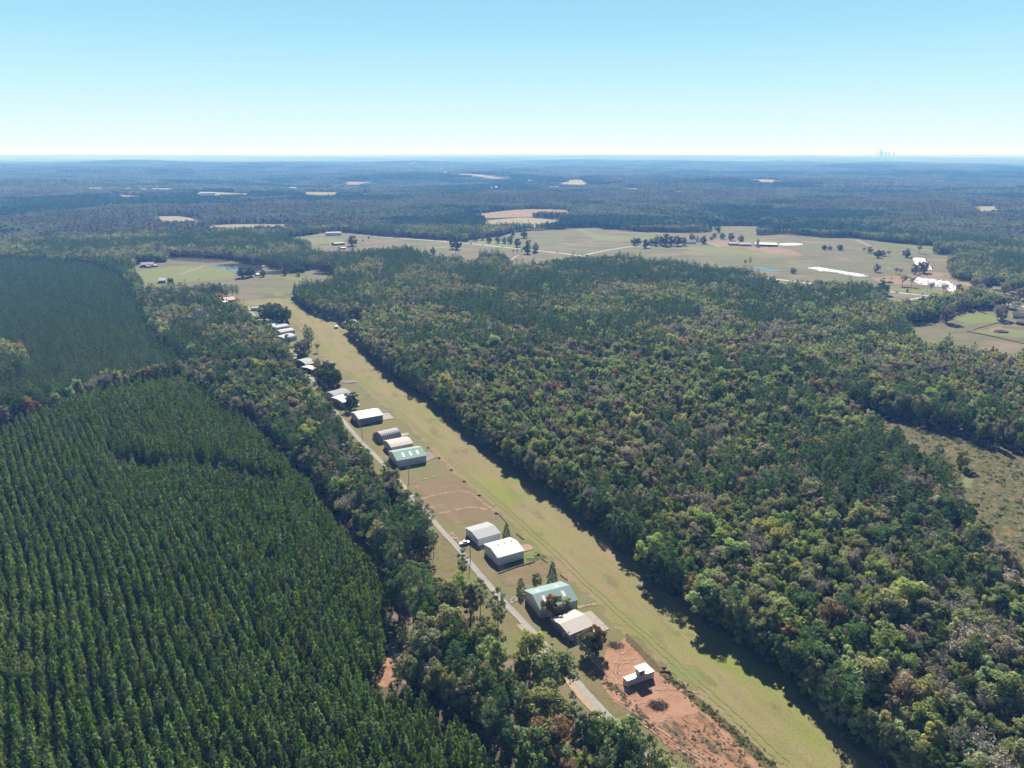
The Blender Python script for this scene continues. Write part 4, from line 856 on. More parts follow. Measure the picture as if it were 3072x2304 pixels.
def building(name, label, cat, org, ang, L, W, eave, ridge, kind, roofm, wallm, group=None, sky=(), vents=(), door=None, bigdoor=None, wins=(), over=.35, trim=None, base=None, open_side=False, front_wins=(), doorm=None):
    zb = float(T(org[0], org[1])) if base is None else base
    r = empty(name, (org[0], org[1], zb), ang); tag(r, label, cat, group)
    pr = profile(kind, W, eave, ridge); e = .004
    V = [(x, y, z) for x in (0, L) for (y, z) in [(0, -.3)] + [(y, z - e) for y, z in pr] + [(W, -.3)]]; n = len(V) // 2
    Fc = [tuple(range(n)), tuple(range(n, 2 * n)), (0, 1, n + 1, n), (n - 1, n - 2, 2 * n - 2, 2 * n - 1)]
    if open_side: Fc = Fc[:2] + Fc[3:]
    link('wall', poly_mesh('wall', V, Fc, wallm), r)
    rf = link('roof', roof_mesh(pr, -over, L + over, .14, over, roofm), r)
    def zr(y):
        for (a, b), (c, d) in zip(pr[:-1], pr[1:]):
            if a <= y <= c: return b + (d - b) * (y - a) / (c - a + 1e-9)
        return eave
    for (x0, x1, y0, y1) in sky:
        V = [(x, y, zr(y) + .17) for x, y in ((x0, y0), (x1, y0), (x1, y1), (x0, y1))] + [(x, y, zr(y) + .10) for x, y in ((x0, y0), (x1, y0), (x1, y1), (x0, y1))]
        link('skylight', poly_mesh('skylight', V, [(0, 1, 2, 3), (0, 1, 5, 4), (1, 2, 6, 5), (2, 3, 7, 6), (3, 0, 4, 7)], M_SKYL), r)
    for (x, y) in vents:
        V, f = join_tubes([tube((x, y, zr(y)), (x, y, zr(y) + .55), .22, .22, 8), tube((x, y, zr(y) + .55), (x, y, zr(y) + .8), .42, .1, 8)])
        link('vent', mesh_np('vent', V, f.ravel(), 4, (M_DARKM,)), r)
    dm = doorm or M_DOORW
    if door: boxes('door', [(-.07, .0, door - .5, door + .5, 0, 2.1)], dm, r)
    if bigdoor:
        w_, h_ = bigdoor; boxes('hangar_door', [(L, L + .10, W / 2 - w_ / 2, W / 2 + w_ / 2, 0, h_)] + [(L + .10, L + .16, W / 2 - w_ / 2 + w_ * i / 6 - .06, W / 2 - w_ / 2 + w_ * i / 6 + .06, 0, h_) for i in range(1, 6)], dm, r)
    for (y, z) in wins:
        wf = boxes('window', [(-.06, 0, y - .65, y + .65, z - .55, z + .55)], M_DOORW, r); boxes('pane', [(-.075, -.06, y - .55, y + .55, z - .45, z + .45)], M_GLASS, wf)
    for (x, z) in front_wins:
        wf = boxes('window', [(x - .65, x + .65, -.06, 0, z - .55, z + .55)], M_DOORW, r); boxes('pane', [(x - .55, x + .55, -.075, -.06, z - .45, z + .45)], M_GLASS, wf)
    if trim: boxes('trim', [(-.05, .14, -.05, -.004, 0, eave - .06), (L - .14, L + .05, -.05, -.004, 0, eave - .06), (-.05, -.004, W - .14, W + .05, 0, eave - .06)], trim, r)
    return r
def corner(N, Rr, Lc, eavepx=None):
    n, r, l = map(np.array, (N, Rr, Lc)); d = r - n; L = np.hypot(*d); ang = math.atan2(d[1], d[0]); p = np.array([-math.sin(ang), math.cos(ang)])
    return tuple(n), ang, L, float((l - n) @ p)
M_SKYL = plain_mat('skylight_panel', (.75, .75, .66), .4); M_DARKM = plain_mat('dark_metal', (.05, .05, .055), .5)
M_DOORW = plain_mat('door_paint', (.62, .62, .60), .5); M_GLASS = plain_mat('window_glass', (.03, .035, .045), .08, spec=.6); M_DOORB = plain_mat('brown_door', (.16, .11, .08), .6)
M_RGREEN = plain_mat('green_metal_roof', (.27, .41, .38), .75, spec=.12, ribs=('X', .9), var=.06, bmpv=.03)
M_RTEAL = plain_mat('teal_metal_roof', (.26, .37, .365), .75, spec=.12, ribs=('X', .9), var=.06, bmpv=.03)
M_RWHITE = plain_mat('white_metal_roof', (.66, .645, .63), .6, spec=.2, ribs=('X', .9), var=.04, stain=((.55, .50, .42), .12, (.25, 2, 1), .62))
M_RCREAM = plain_mat('cream_metal_roof', (.50, .45, .42), .65, spec=.15, ribs=('X', .7), var=.05, stain=((.45, .38, .32), .2, (.3, 2, 1), .62))
M_RGREY = plain_mat('stained_metal_roof', (.34, .345, .37), .7, spec=.1, metal=.0, ribs=('X', .8), var=.08, stain=((.24, .25, .27), .14, (2.2, .2, 1), .52))
M_RLGREY = plain_mat('pale_metal_roof', (.40, .405, .42), .7, spec=.1, metal=.0, ribs=('X', .8), var=.05, stain=((.42, .42, .42), .2, (.3, 2, 1), .58))
M_QUON = plain_mat('galvanised_arch', (.42, .41, .43), .6, spec=.15, ribs=('X', 1.5), var=.06, bmpv=.5)
M_QUOND = plain_mat('corrugated_arch', (.46, .46, .48), .6, spec=.15, ribs=('X', 1.9), var=.06, bmpv=.5)
M_WCREAM = plain_mat('cream_siding', (.62, .57, .53), .55, ribs=('Y', .5), var=.04); M_WWHITE = plain_mat('white_siding', (.78, .80, .83), .5, ribs=('X', .5), var=.04)
M_WBLUE = plain_mat('slate_siding', (.24, .28, .38), .5, ribs=('X', .5), var=.05); M_WGREY = plain_mat('grey_siding', (.60, .61, .63), .5, ribs=('X', .5), var=.05)
M_WBROWN = plain_mat('brown_siding', (.27, .20, .16), .6, ribs=('X', .5), var=.08); M_WRED = plain_mat('maroon_siding', (.17, .06, .055), .6, var=.1)
M_WTAN = plain_mat('tan_siding', (.44, .38, .31), .55, ribs=('X', .5), var=.05); M_SHING = plain_mat('shingles', (.10, .095, .095), .9, var=.2, scale=2)
M_RPINK = plain_mat('faded_red_roof', (.52, .27, .23), .6, ribs=('X', .8)); M_BRICK = plain_mat('brick', (.20, .085, .06), .85, var=.2, scale=3)
M_WOOD = plain_mat('weathered_timber', (.14, .10, .07), .9, var=.25, scale=2)

hg = 'metal hangars along the gravel road'
def hangar(label, N, Rr, Lc, eave_px, ridge_up, kind, roofm, wallm, **kw):
    org, ang, L, W = corner(N, Rr, Lc); eave = height_at(N, eave_px)
    kw.setdefault('bigdoor', (W * .7, min(eave - .3, 4.2))); kw.setdefault('door', W * .35)
    return building('hangar', label, 'hangar', org, ang, L, W, eave, eave + ridge_up, kind, roofm, wallm, group=hg, **kw)
hangar('green roofed cream hangar with four skylights, nearest to the red clay lot', z2(1000, 1320), z2(1258, 1250), z2(882, 1185), z2.px(0, 1252)[1], 2.6, 'gable', M_RTEAL, M_WCREAM, sky=((3.2, 4.6, 3.0, 6.0), (12.5, 13.9, 3.0, 6.0), (3.2, 4.6, 9.8, 12.2), (12.5, 13.9, 9.8, 12.2)), wins=(), trim=M_DARKM)
hangar('low cream roofed hangar with a concrete apron in front of the green roofed one', z2(1203, 1482), z2(1372, 1412), z2(1092, 1362), z2.px(0, 1432)[1], 1.3, 'gable', M_RCREAM, M_WBROWN, door=4)
hangar('white hangar with three roof vents beside the pickup truck', z2(697, 942), z2(880, 890), z2(586, 850), z2.px(0, 884)[1], 1.6, 'gable', M_RWHITE, M_WWHITE, vents=((4.2, 8.0), (8.0, 8.0), (11.8, 8.0)), door=5)
hangar('pale grey roofed hangar directly behind the white one', z2(556, 802), z2(712, 757), z2(484, 718), z2.px(0, 752)[1], 1.1, 'gable', M_RLGREY, M_WWHITE, door=8)
hangar('pale green roofed hangar in the middle of the row of three', z3(1078, 1118), z3(1398, 1058), z3(976, 1012), z3.px(0, 1040)[1], 2.6, 'gable', M_RGREEN, M_WGREY, sky=((5, 6.1, 2.5, 6.2), (9.8, 10.9, 2.5, 6.2), (14.5, 15.6, 2.5, 6.2)), trim=M_DARKM, door=14)
hangar('cream metal hangar between the ribbed arch and the pale green roof', z3(1012, 962), z3(1250, 915), z3(945, 885), z3.px(0, 892)[1], 1.5, 'low', M_RCREAM, M_WTAN, door=4)
hangar('white roofed hangar with slate blue walls', z3(655, 650), z3(918, 602), z3(582, 572), z3.px(0, 580)[1], 1.8, 'low', M_RWHITE, M_WBLUE, door=12, trim=M_DOORW)
o_, a_, L_, W_ = corner(z3(912, 850), z3(1125, 800), z3(845, 775))
building('quonset_hut', 'half round ribbed metal hut beside a small concrete apron', 'quonset hut', o_, a_, 14.5, 12.5, 1.2, 6.0, 'arch', M_QUON, M_WTAN, group=hg, over=.02, door=4.5, bigdoor=(6, 3.6))
hangar('stained grey roofed hangar just behind the dark round tree', z3(392, 392), z3(565, 348), z3(345, 330), z3.px(0, 332)[1], 1.7, 'low', M_RGREY, M_WGREY, door=5)
hangar('small bright white roofed hangar half hidden by the dark round tree', z3(478, 462), z3(640, 420), z3(416, 390), z3.px(0, 396)[1], .9, 'low', M_RWHITE, M_WBROWN, door=4)
hangar('large curved roof hangar with brown walls beyond the olive trees', z4(1040, 1215), z4(1175, 1185), z4(965, 1135), z4.px(0, 1157)[1], 2.2, 'low', M_RLGREY, M_WBROWN, door=6)
hangar('small maroon walled hangar tucked against the brown walled one', z4(1140, 1290), z4(1230, 1265), z4(1088, 1215), z4.px(0, 1232)[1], .6, 'low', M_RWHITE, M_WRED, door=3)
for (n_, r_, l_, ev, up, mt_, wm, lb) in (
    (z4(728, 850), z4(905, 800), z4(690, 790), 795, 2.6, M_QUOND, M_WGREY, 'ribbed arched hangar nearest of the white row, behind the thin tree'),
    (z4(680, 762), z4(880, 725), z4(640, 720), 728, 2.4, M_QUOND, M_WGREY, 'second ribbed arched hangar in the white row'),
    (z4(600, 695), z4(805, 660), z4(568, 655), 668, 2.2, M_QUOND, M_WGREY, 'third arched hangar in the white row, with finer ribs')):
    o_, a_, L_, W_ = corner(n_, r_, l_)
    building('hangar', lb, 'hangar', o_, a_, L_, max(9, W_), 2.6, 2.6 + up + .8, 'arch', mt_, wm, group=hg, over=.02, door=3, bigdoor=(6, 3.2))
hangar('flat looking white roofed hangar between the arches and the long white shed', z4(552, 650), z4(705, 625), z4(525, 612), z4.px(0, 618)[1], 1.2, 'low', M_RWHITE, M_WGREY, door=3)
hangar('long low white hangar against the dark pines', z4(478, 612), z4(708, 582), z4(430, 572), z4.px(0, 582)[1], 1.2, 'gable', M_RWHITE, M_WBLUE, door=4)
def bld(name, label, cat, N, Rr, W, eave, ridge, kind, roofm, wallm, **kw):
    n, r = np.array(N), np.array(Rr); d = r - n; return building(name, label, cat, tuple(n), math.atan2(d[1], d[0]), float(np.hypot(*d)), W, eave, ridge, kind, roofm, wallm, **kw)
bld('shed', 'small white shed at the foot of the pine clump', 'shed', z4(365, 505), z4(430, 497), 9, 3.2, 4.2, 'gable', M_RWHITE, M_WWHITE, door=3, front_wins=())
bld('mobile_home', 'white mobile home alone at the far end of the airstrip', 'mobile home', z4(272, 392), z4(402, 380), 8, 3.4, 4.4, 'gable', M_RLGREY, M_WWHITE, front_wins=((3, 1.8), (9, 1.8), (14, 1.8)), door=3)
bld('house', 'house with a faded red roof among trees at the top of the airstrip', 'house', zA(960, 500), zA(1052, 490), 14, 3.5, 6.5, 'gable', M_RPINK, M_WTAN, front_wins=((4, 1.8), (12, 1.8)), door=4)
bld('shed', 'white lean to in front of the faded red roof', 'shed', zA(945, 512), zA(985, 508), 6, 2.8, 3.4, 'shed', M_RWHITE, M_WTAN, door=3)
bld('house', 'grey roofed house in the trees on the east side of the airstrip', 'house', z4(1640, 640, 0), z4(1790, 610, 0), 15, 3.5, 7.0, 'gable', M_RLGREY, M_WTAN, door=4, front_wins=((4, 1.8), (12, 1.8)))
bld('shed', 'tiny white shed at the east edge of the airstrip', 'shed', z4(1455, 645), z4(1492, 640), 4, 2.4, 3, 'gable', M_RWHITE, M_WWHITE, door=2)
bld('barn', 'dark barn with pale roof at the upper left of the meadow', 'barn', zA(215, 185), zA(330, 180), 20, 4.5, 7.5, 'gable', M_RGREY, M_WOOD, door=6, front_wins=())
bld('shed', 'open lean to beside the dark barn', 'shed', zA(270, 188), zA(365, 178), 10, 2.6, 3.6, 'shed', M_RLGREY, M_WOOD, open_side=True)
bld('barn', 'grey roofed open barn on the near side of the meadow', 'barn', zA(375, 325), zA(432, 322), 22, 4, 6.5, 'gable', M_RLGREY, M_WBROWN, door=8)
bld('boathouse', 'small pale roofed hut on the pond bank', 'boathouse', zA(1240, 262), zA(1285, 258), 8, 2.6, 4, 'gable', M_RWHITE, M_WOOD, door=3)
bld('shed', 'little white landing hut across the pond', 'shed', zA(1290, 184), zA(1316, 182), 5, 2, 2.8, 'gable', M_RWHITE, M_WWHITE)
bld('barn', 'long white barn at the edge of the dark wood', 'barn', zB(470, 247), zB(640, 244), 16, 6, 8, 'gable', M_RLGREY, M_WWHITE, door=6)
bld('barn', 'long open sided shed with a pale blue roof', 'barn', zB(570, 356), zB(680, 346), 14, 3.6, 5, 'gable', M_RLGREY, M_WOOD, open_side=True)
bld('shed', 'small white topped shed below the long blue roof', 'shed', zB(640, 397), zB(692, 394), 8, 2.6, 3.2, 'gable', M_RWHITE, M_WOOD, open_side=True)
bld('barn', 'long white roofed barn beside the silo', 'barn', zD(1160, 290), zD(1405, 297), 26, 4, 7, 'gable', M_RWHITE, M_WBROWN, open_side=True)
bld('barn', 'long dark brown barn left of the silo', 'barn', zD(985, 290), zD(1120, 292), 18, 4, 7, 'gable', M_WBROWN, M_WBROWN)
bld('barn', 'pale grey barn at the left end of the farmyard', 'barn', zD(872, 282), zD(985, 284), 20, 4, 6.5, 'gable', M_RGREY, M_WBROWN)
bld('house', 'pale farmhouse among the dark trees in the pasture', 'house', zD(412, 265), zD(510, 265), 16, 4, 8.5, 'gable', M_RLGREY, M_WWHITE, front_wins=((5, 2), (12, 2)))
bld('house', 'low brick house with dark roof at the right edge of the grass field', 'house', zE(2125, 900), zE(2300, 930), 15, 3.2, 6, 'gable', M_SHING, M_BRICK, front_wins=((4, 1.7), (11, 1.7)), door=5)
bld('house', 'dark roofed house behind the brick one', 'house', zE(2090, 835), zE(2260, 850), 14, 3.2, 6.5, 'gable', M_SHING, M_WTAN, door=4)
bld('house', 'grey roofed cottage by the far silage cover', 'house', zE(1872, 545), zE(1960, 552), 12, 3, 6, 'gable', M_RGREY, M_WTAN, door=4)
bld('shed', 'pale shed at the treeline right of the dotted silage cover', 'shed', zE(2030, 640), zE(2120, 655), 10, 2.6, 4, 'gable', M_RGREY, M_WTAN)
for i, (a, b, lb) in enumerate(((zC(560, 268), zC(605, 268), 'left'), (zC(650, 262), zC(695, 262), 'right'))):
    bld('house', lb + ' one of two small white houses at the top of the pasture', 'house', a, b, 12, 3, 6, 'gable', M_RWHITE, M_WTAN)
for (a, b, W_, h_, mt_, lb) in ((zP(1170, 197), zP(1250, 197), 60, 12, M_RWHITE, 'long white warehouse far off in the blue forest'), (zP(810, 208), zP(842, 208), 40, 10, M_RWHITE, 'small white building left of the distant long warehouse'),
    (zP(1908, 300), zP(1975, 300), 45, 12, M_RWHITE, 'bright white building on the far right rise of the forest'), (zP(1485, 382), zP(1512, 382), 20, 8, M_RWHITE, 'tiny white house in the blue middle distance'), (zP(1428, 398), zP(1448, 398), 20, 8, M_RWHITE, 'tiny pale house below the other in the blue distance'),
    (zP(755, 131), zP(778, 131), 50, 14, M_RWHITE, 'lone white dot of a building right of the smoke plume'), (zP(330, 140), zP(375, 140), 60, 14, M_RLGREY, 'mill building under the white smoke plume')):
    bld('warehouse', lb, 'building', a, b, W_, h_ * .8, h_, 'gable', mt_, M_WWHITE, over=.1, base=float(T(*a)) + 6)
for (a, b, lb) in ((zL(535, 292), zL(610, 292), 'leftmost of the far pale sheds in the upper left forest'), (zL(755, 292), zL(780, 292), 'tiny far pale shed right of the leftmost one'), (zL(845, 296), zL(880, 296), 'tiny far pale shed in the middle of the forest row'), (zL(915, 291), zL(1020, 293), 'longest of the far pale sheds in the upper left forest'), (zL(1205, 320), zL(1300, 318), 'pale shed on the far tan field'), (zL(1745, 274), zL(1785, 274), 'far white shed above the tan field')):
    bld('warehouse', lb, 'building', a, b, 30, 12, 15, 'gable', M_RLGREY, M_WWHITE, over=.1, base=float(T(*a)) + 4)

# silo
sx, sy = zD(1187, 300); r = empty('silo', (sx, sy, float(T(sx, sy)))); tag(r, 'grey concrete silo standing between the brown and the white barn', 'silo')
V, f = join_tubes([tube((0, 0, 0), (0, 0, 15), 3, 3, 14)]); link('shaft', mesh_np('shaft', V, f.ravel(), 4, (M_WGREY,)), r)
V, f = join_tubes([tube((0, 0, 15), (0, 0, 16.6), 3.05, 1.6, 14), tube((0, 0, 16.6), (0, 0, 17.4), 1.6, .05, 14)]); link('dome', mesh_np('dome', V, f.ravel(), 4, (M_RLGREY,)), r)

# ------------------------------------------------------------ raised container cabin on the red lot
N8 = np.array(z8(272, 985, .7)); R8 = np.array(z8(985, 722, .7)); d8 = R8 - N8; a8 = math.atan2(d8[1], d8[0]); LC = 12.19; WC = 2.5
M_CONT = plain_mat('pale_container_paint', (.60, .52, .45), .5, ribs=('X', .28), var=.05, bmpv=.04, stain=((.45, .37, .32), .5, (.4, 2, 2), .6)); M_CONTE = plain_mat('pale_container_end', (.60, .50, .38), .5, ribs=('Y', .28), var=.05)
M_CROOF = plain_mat('white_container_roof', (.86, .86, .88), .35, var=.03); M_YELP = plain_mat('raw_plywood', (.55, .47, .26), .7, var=.12, scale=2); M_GREYP = plain_mat('grey_panel', (.20, .17, .19), .6)
cr = empty('container_cabin', (N8[0], N8[1], 0), a8); tag(cr, 'white shipping container on short legs with a small lookout room on its roof', 'container')
boxes('body', [(0, LC, 0, WC, .72, 3.28)], M_CONT, cr); boxes('end_wall', [(-.02, 0, .05, WC - .05, .75, 3.25)], M_CONTE, cr)
boxes('roof', [(-.04, LC + .04, -.04, WC + .04, 3.28, 3.36)], M_CROOF, cr)
for x in (0, LC - .2):
    for y in (0, WC - .2): boxes('leg', [(x, x + .2, y, y + .2, -.1, .72)], M_DARKM, cr)
boxes('seam', [(LC * .42, LC * .42 + .05, -.02, 0, .75, 3.2), (LC * .60, LC * .60 + .05, -.02, 0, .75, 3.2)], M_GREYP, cr)
rm = boxes('lookout_room', [(5.5, 7.95, .05, WC - .05, 3.36, 5.75)], M_YELP, cr)
boxes('side_window', [(5.47, 5.50, .5, 1.9, 4.3, 5.3)], M_GLASS, rm); boxes('front_panel', [(5.55, 6.15, .02, .05, 3.4, 5.7), (6.75, 7.9, .02, .05, 3.4, 5.7)], M_GREYP, rm); boxes('front_door', [(6.15, 6.75, .01, .05, 3.4, 5.6)], M_GLASS, rm)
boxes('canopy', [(5.1, 10.2, -.35, WC + .5, 5.75, 5.87)], M_CROOF, cr)
for x, y in ((10.05, -.2), (10.05, WC + .2)): boxes('post', [(x - .05, x + .05, max(.0, min(y, WC - .1)), max(.1, min(y, WC - .1)) + .1, 3.36, 5.75)], M_DOORW, cr)

# ------------------------------------------------------------ cars and the pickup
def side_extrude(name, prof, y0, y1, mat, parent, inset=0):
    n = len(prof); V = [(x, y0 + (inset if z > 1.0 else 0), z) for x, z in prof] + [(x, y1 - (inset if z > 1.0 else 0), z) for x, z in prof]
    Fc = [tuple(range(n)), tuple(range(n, 2 * n))] + [(i, (i + 1) % n, n + (i + 1) % n, n + i) for i in range(n)]
    o = link(name, poly_mesh(name, V, Fc, mat), parent); return o
def wheels(r, xs, hw, rad=.36, rims=True):
    for x in xs:
        for s in (-1, 1):
            V, f = join_tubes([tube((x, s * hw, rad), (x, s * (hw - .24), rad), rad, rad, 12), tube((x, s * hw, rad), (x, s * (hw + .002), rad), rad, .12, 12)])
            wl = link('wheel', mesh_np('wheel', V, f.ravel(), 4, (M_TYRE,)), r)
            if rims:
                V, f = join_tubes([tube((x, s * (hw + .01), rad), (x, s * (hw + .03), rad), .2, .02, 8)]); link('rim', mesh_np('rim', V, f.ravel(), 4, (M_RLGREY,)), wl)
M_CARW = plain_mat('white_car_paint', (.75, .76, .78), .25, spec=.6, var=.01); M_CARG = plain_mat('grey_car_paint', (.25, .26, .28), .25, spec=.6, var=.01); M_CARD = plain_mat('dark_car_paint', (.04, .045, .06), .25, spec=.6, var=.01)
def pickup(xy, ang, paint, label, group=None):
    r = empty('pickup_truck', (*xy, float(T(*xy)) + .30), ang); tag(r, label, 'pickup truck', group)
    side_extrude('body', [(-2.85, .5), (-2.85, 1.1), (-.75, 1.1), (-.75, 1.02), (1.0, 1.02), (2.6, 1.0), (2.85, .85), (2.85, .45)], -.95, .95, paint, r)
    cb = side_extrude('cab', [(-.95, 1.03), (-.85, 1.75), (.35, 1.78), (1.1, 1.03)], -.9, .9, paint, r, .1)
    boxes('windscreen', [(.42, .9, -.72, .72, 1.30, 1.62)], M_GLASS, cb); boxes('side_window', [(-.6, .45, -.87, -.80, 1.2, 1.62), (-.6, .45, .80, .87, 1.2, 1.62)], M_GLASS, cb)
    boxes('bed', [(-2.7, -1.05, -.75, .75, 1.08, 1.115)], M_DARKM, r)
    for s in (-1, 1): boxes('headlight', [(2.85, 2.87, s * .75 - .15, s * .75 + .15, .7, .88)], M_SKYL, r)
    wheels(r, (-1.8, 1.85), .95); return r
pd = np.array(z2(497, 780)) - np.array(z2(425, 798)); pc_ = (np.array(z2(497, 780)) + np.array(z2(425, 798))) / 2
pickup(tuple(pc_), math.atan2(pd[1], pd[0]), M_CARW, 'white pickup truck with black windows parked by the white hangar')
def car(xy, ang, paint, label, group, dz=.5):
    r = empty('car', (*xy, float(T(*xy)) + dz), ang); tag(r, label, 'car', group)
    side_extrude('body', [(-2.25, .3), (-2.25, .85), (-1.2, .92), (1.1, .90), (2.2, .75), (2.25, .3)], -.88, .88, paint, r)
    side_extrude('cabin', [(-1.6, .9), (-1.0, 1.42), (.35, 1.42), (1.1, .9)], -.78, .78, M_GLASS, r, .1); boxes('roof', [(-.95, .3, -.66, .66, 1.42, 1.46)], paint, r); wheels(r, (-1.4, 1.4), .88, .33, False)
HA = math.atan2(*(np.array(zC(1190, 535)) - np.array(zC(0, 410)))[::-1])
for (p, mt_, lb) in ((zC(45, 413), M_CARD, 'dark car leftmost on the pale highway past the lone trees'), (zC(180, 426), M_CARG, 'grey car second from left on the pale highway'), (zC(400, 449), M_CARD, 'dark car in the middle of the pale highway'), (zC(615, 470), M_CARG, 'car on the highway nearing the roadside trees'), (zC(1005, 511), M_CARD, 'car on the highway beyond the roadside trees'),
    (zD(1580, 680), M_CARW, 'white car on the short highway stretch below the blue pond'), (zE(855, 564), M_CARD, 'black car on the highway beside the dotted silage cover'), (zB(975, 250), M_CARW, 'white car at the far end of the highway'), (zB(2075, 342), M_CARD, 'dark car on the highway just right of the tall tree pair')):
    car(p, HA, mt_, lb, 'cars on the highway', .55)
for (p, mt_, lb) in ((zB(420, 353), M_CARD, 'dark parked vehicle left of the blue roofed shed'), (zB(457, 356), M_CARD, 'small dark parked vehicle in the field yard'), (zB(498, 350), M_CARW, 'white parked vehicle in the field yard'), (zC(1862, 440), M_CARD, 'dark car on the side road by the dark trees'),
    (zE(1790, 790), M_CARW, 'white car at the tree edge above the grass field'), (z4(865, 1042), M_CARW, 'white van parked among the trees by the brown walled hangar'), (z3(530, 452), M_CARG, 'grey car parked under the dark round tree'), (z3(628, 440), M_CARW, 'white car parked to the right of the dark round tree'), (zE(718, 418), M_CARD, 'dark machine on the red clay yard'), (zE(797, 412), M_CARW, 'white machine on the red clay yard'),
    (zD(1325, 303), M_CARD, 'dark vehicle in front of the long white barn'), (zE(1510, 445), M_CARW, 'white trailer on the red yard right of the silage cover')):
    car(p, R(20), mt_, lb, 'vehicles parked off the road', .45)

# ------------------------------------------------------------ poles and wires
def pole(xy, h, label, arm=True, tr=False, group='utility poles along the gravel road'):
    r = empty('utility_pole', (*xy, float(T(*xy))), RWA); tag(r, label, 'utility pole', group)
    V, f = join_tubes([tube((0, 0, -.3), (0, 0, h), .19, .12, 8)]); link('post', mesh_np('post', V, f.ravel(), 4, (M_POLE,)), r)
    if arm: boxes('crossarm', [(-.05, .05, -1.2, 1.2, h - .75, h - .6)], M_POLE, r)
    if tr:
        V, f = join_tubes([tube((.38, 0, h - 2.4), (.38, 0, h - 1.4), .26, .26, 8)]); link('transformer', mesh_np('transformer', V, f.ravel(), 4, (M_WGREY,)), r)
M_POLE = plain_mat('weathered_pole', (.17, .145, .12), .9, var=.2, scale=3)
poles = []
for (b, t, lb, tr) in ((z1(408, 558), z1.px(408, 390)[1], 'tall utility pole between the low cream hangar and the red clay lot', False), (z2(500, 915), z2.px(502, 705)[1], 'utility pole at the corner of the white hangar by the pickup', True),
    (z3(1205, 1300), z3.px(1200, 1100)[1], 'utility pole in front of the pale green roofed hangar', True), (z3(690, 822), z3.px(715, 640)[1], 'utility pole across from the ribbed arch hut', True)):
    h = min(16, max(9, height_at(b, t))); pole(b, h, lb, True, tr); poles.append((b[0], b[1], h))
b = z3(90, 95); pole(b, 11, 'small utility pole beside the brown walled hangar'); poles.append((*b, 11))
b = z4(155, 300); pole(b, 11, 'thin utility pole at the far end of the airstrip', False)
for i, b in enumerate((zC(962, 470), zC(1505, 490), zE(998, 590), zE(1175, 575))): pole(b, 12, ('thin pole in the wide pasture left of the green swale', 'thin pole in the wide pasture beside the side road', 'pole on the near side of the highway by the yellow grass', 'pole on the verge below the dotted silage cover')[i], False, False, 'poles along the highway')
p0 = np.array(poles[0]); p1 = np.array(poles[1]); ext = p0 + (p0 - p1) * .95; ext[2] = 13; wl = [tuple(ext)] + poles
pole(tuple(ext[:2]), 13, 'utility pole beyond the near end of the lot', True)
M_WIRE = plain_mat('aluminium_wire', (.40, .40, .40), .4)
for s, wlb in ((-1.1, 'power line strung along the hangar side of the poles'), (0.0, 'middle power line strung along the poles'), (1.1, 'power line strung along the road side of the poles')):
    tb = []
    for a, b in zip(wl[:-1], wl[1:]):
        a, b = np.array(a, float), np.array(b, float); d = unit((b - a) * [1, 1, 0]); nn = np.array([-d[1], d[0], 0]) * s; prev = None
        for t in np.linspace(0, 1, 13):
            p = a + (b - a) * t + nn; p[2] += -.55 - 2.2 * 4 * t * (1 - t) * .5
            if prev is not None: tb.append(tube(prev, p, .022, .022, 4))
            prev = p
    V, f = join_tubes(tb); tag(link('power_line', mesh_np('power_line', V, f.ravel(), 4, (M_WIRE,))), wlb, 'power line', 'power lines')

# ------------------------------------------------------------ small things on the ground
def mound(name, xy, r_, h_, mat, label, cat, group=None, seed=0, z0=.1):
    rng = np.random.RandomState(seed); V = []; n = 12
    for ring, (q_, zz_) in enumerate(((1, 0), (.8, .55), (.45, .9), (.1, 1))):
        for i in range(n): a = i * 6.283 / n; k_ = rng.uniform(.75, 1.2); V.append((math.cos(a) * r_ * q_ * k_, math.sin(a) * r_ * q_ * k_ * .7, h_ * zz_ * rng.uniform(.7, 1.2)))
    Fc = [(j * n + i, j * n + (i + 1) % n, (j + 1) * n + (i + 1) % n, (j + 1) * n + i) for j in range(3) for i in range(n)] + [tuple(range(3 * n, 4 * n))]
    o = link(name, poly_mesh(name, V, Fc, mat)); o.location = (*xy, float(T(*xy)) + z0); tag(o, label, cat, group); return o
M_SOIL = plain_mat('dark_soil', (.09, .06, .045), .95, var=.4, scale=2)
for i, p in enumerate((z2(200, 105), z2(278, 178), z2(365, 264), z2(456, 346), z2(563, 445), z2(985, 866), z2(685, 573))):
    mound('edge_marker', p, 1.1, .7, M_SOIL, 'low dark marker lump along the edge of the mown airstrip', 'airstrip marker', 'dark marker lumps along the airstrip edge', i)
def strip(name, pts, w_, h_, mat, label, cat):
    tb = []; V = []; Fc = []
    for a, b in zip(pts[:-1], pts[1:]):
        a, b = np.array(a), np.array(b); d = b - a; d = d / np.hypot(*d); nn = np.array([-d[1], d[0]]) * w_ / 2; o = len(V)
        for z in (0, h_): V += [(*(a - nn), z), (*(b - nn), z), (*(b + nn), z), (*(a + nn), z)]
        Fc += [(o, o + 1, o + 2, o + 3), (o + 4, o + 5, o + 6, o + 7), (o, o + 1, o + 5, o + 4), (o + 1, o + 2, o + 6, o + 5), (o + 2, o + 3, o + 7, o + 6), (o + 3, o, o + 4, o + 7)]
    o = link(name, poly_mesh(name, V, Fc, mat)); tag(o, label, cat)
strip('timber_edging', [z2(700, 1000), z2(820, 955), z2(960, 915)], .5, .55, M_WOOD, 'dark timber edging on the grass in front of the white hangar', 'edging')
strip('drain_pipe', [z2(828, 715), z2(878, 757)], .5, .45, M_SOIL, 'dark pipe lying on the grass right of the white hangar', 'pipe')
strip('drain_pipe', [z2(1010, 895), z2(1045, 922)], .4, .4, M_SOIL, 'short dark pipe at the end of the timber edging', 'pipe')
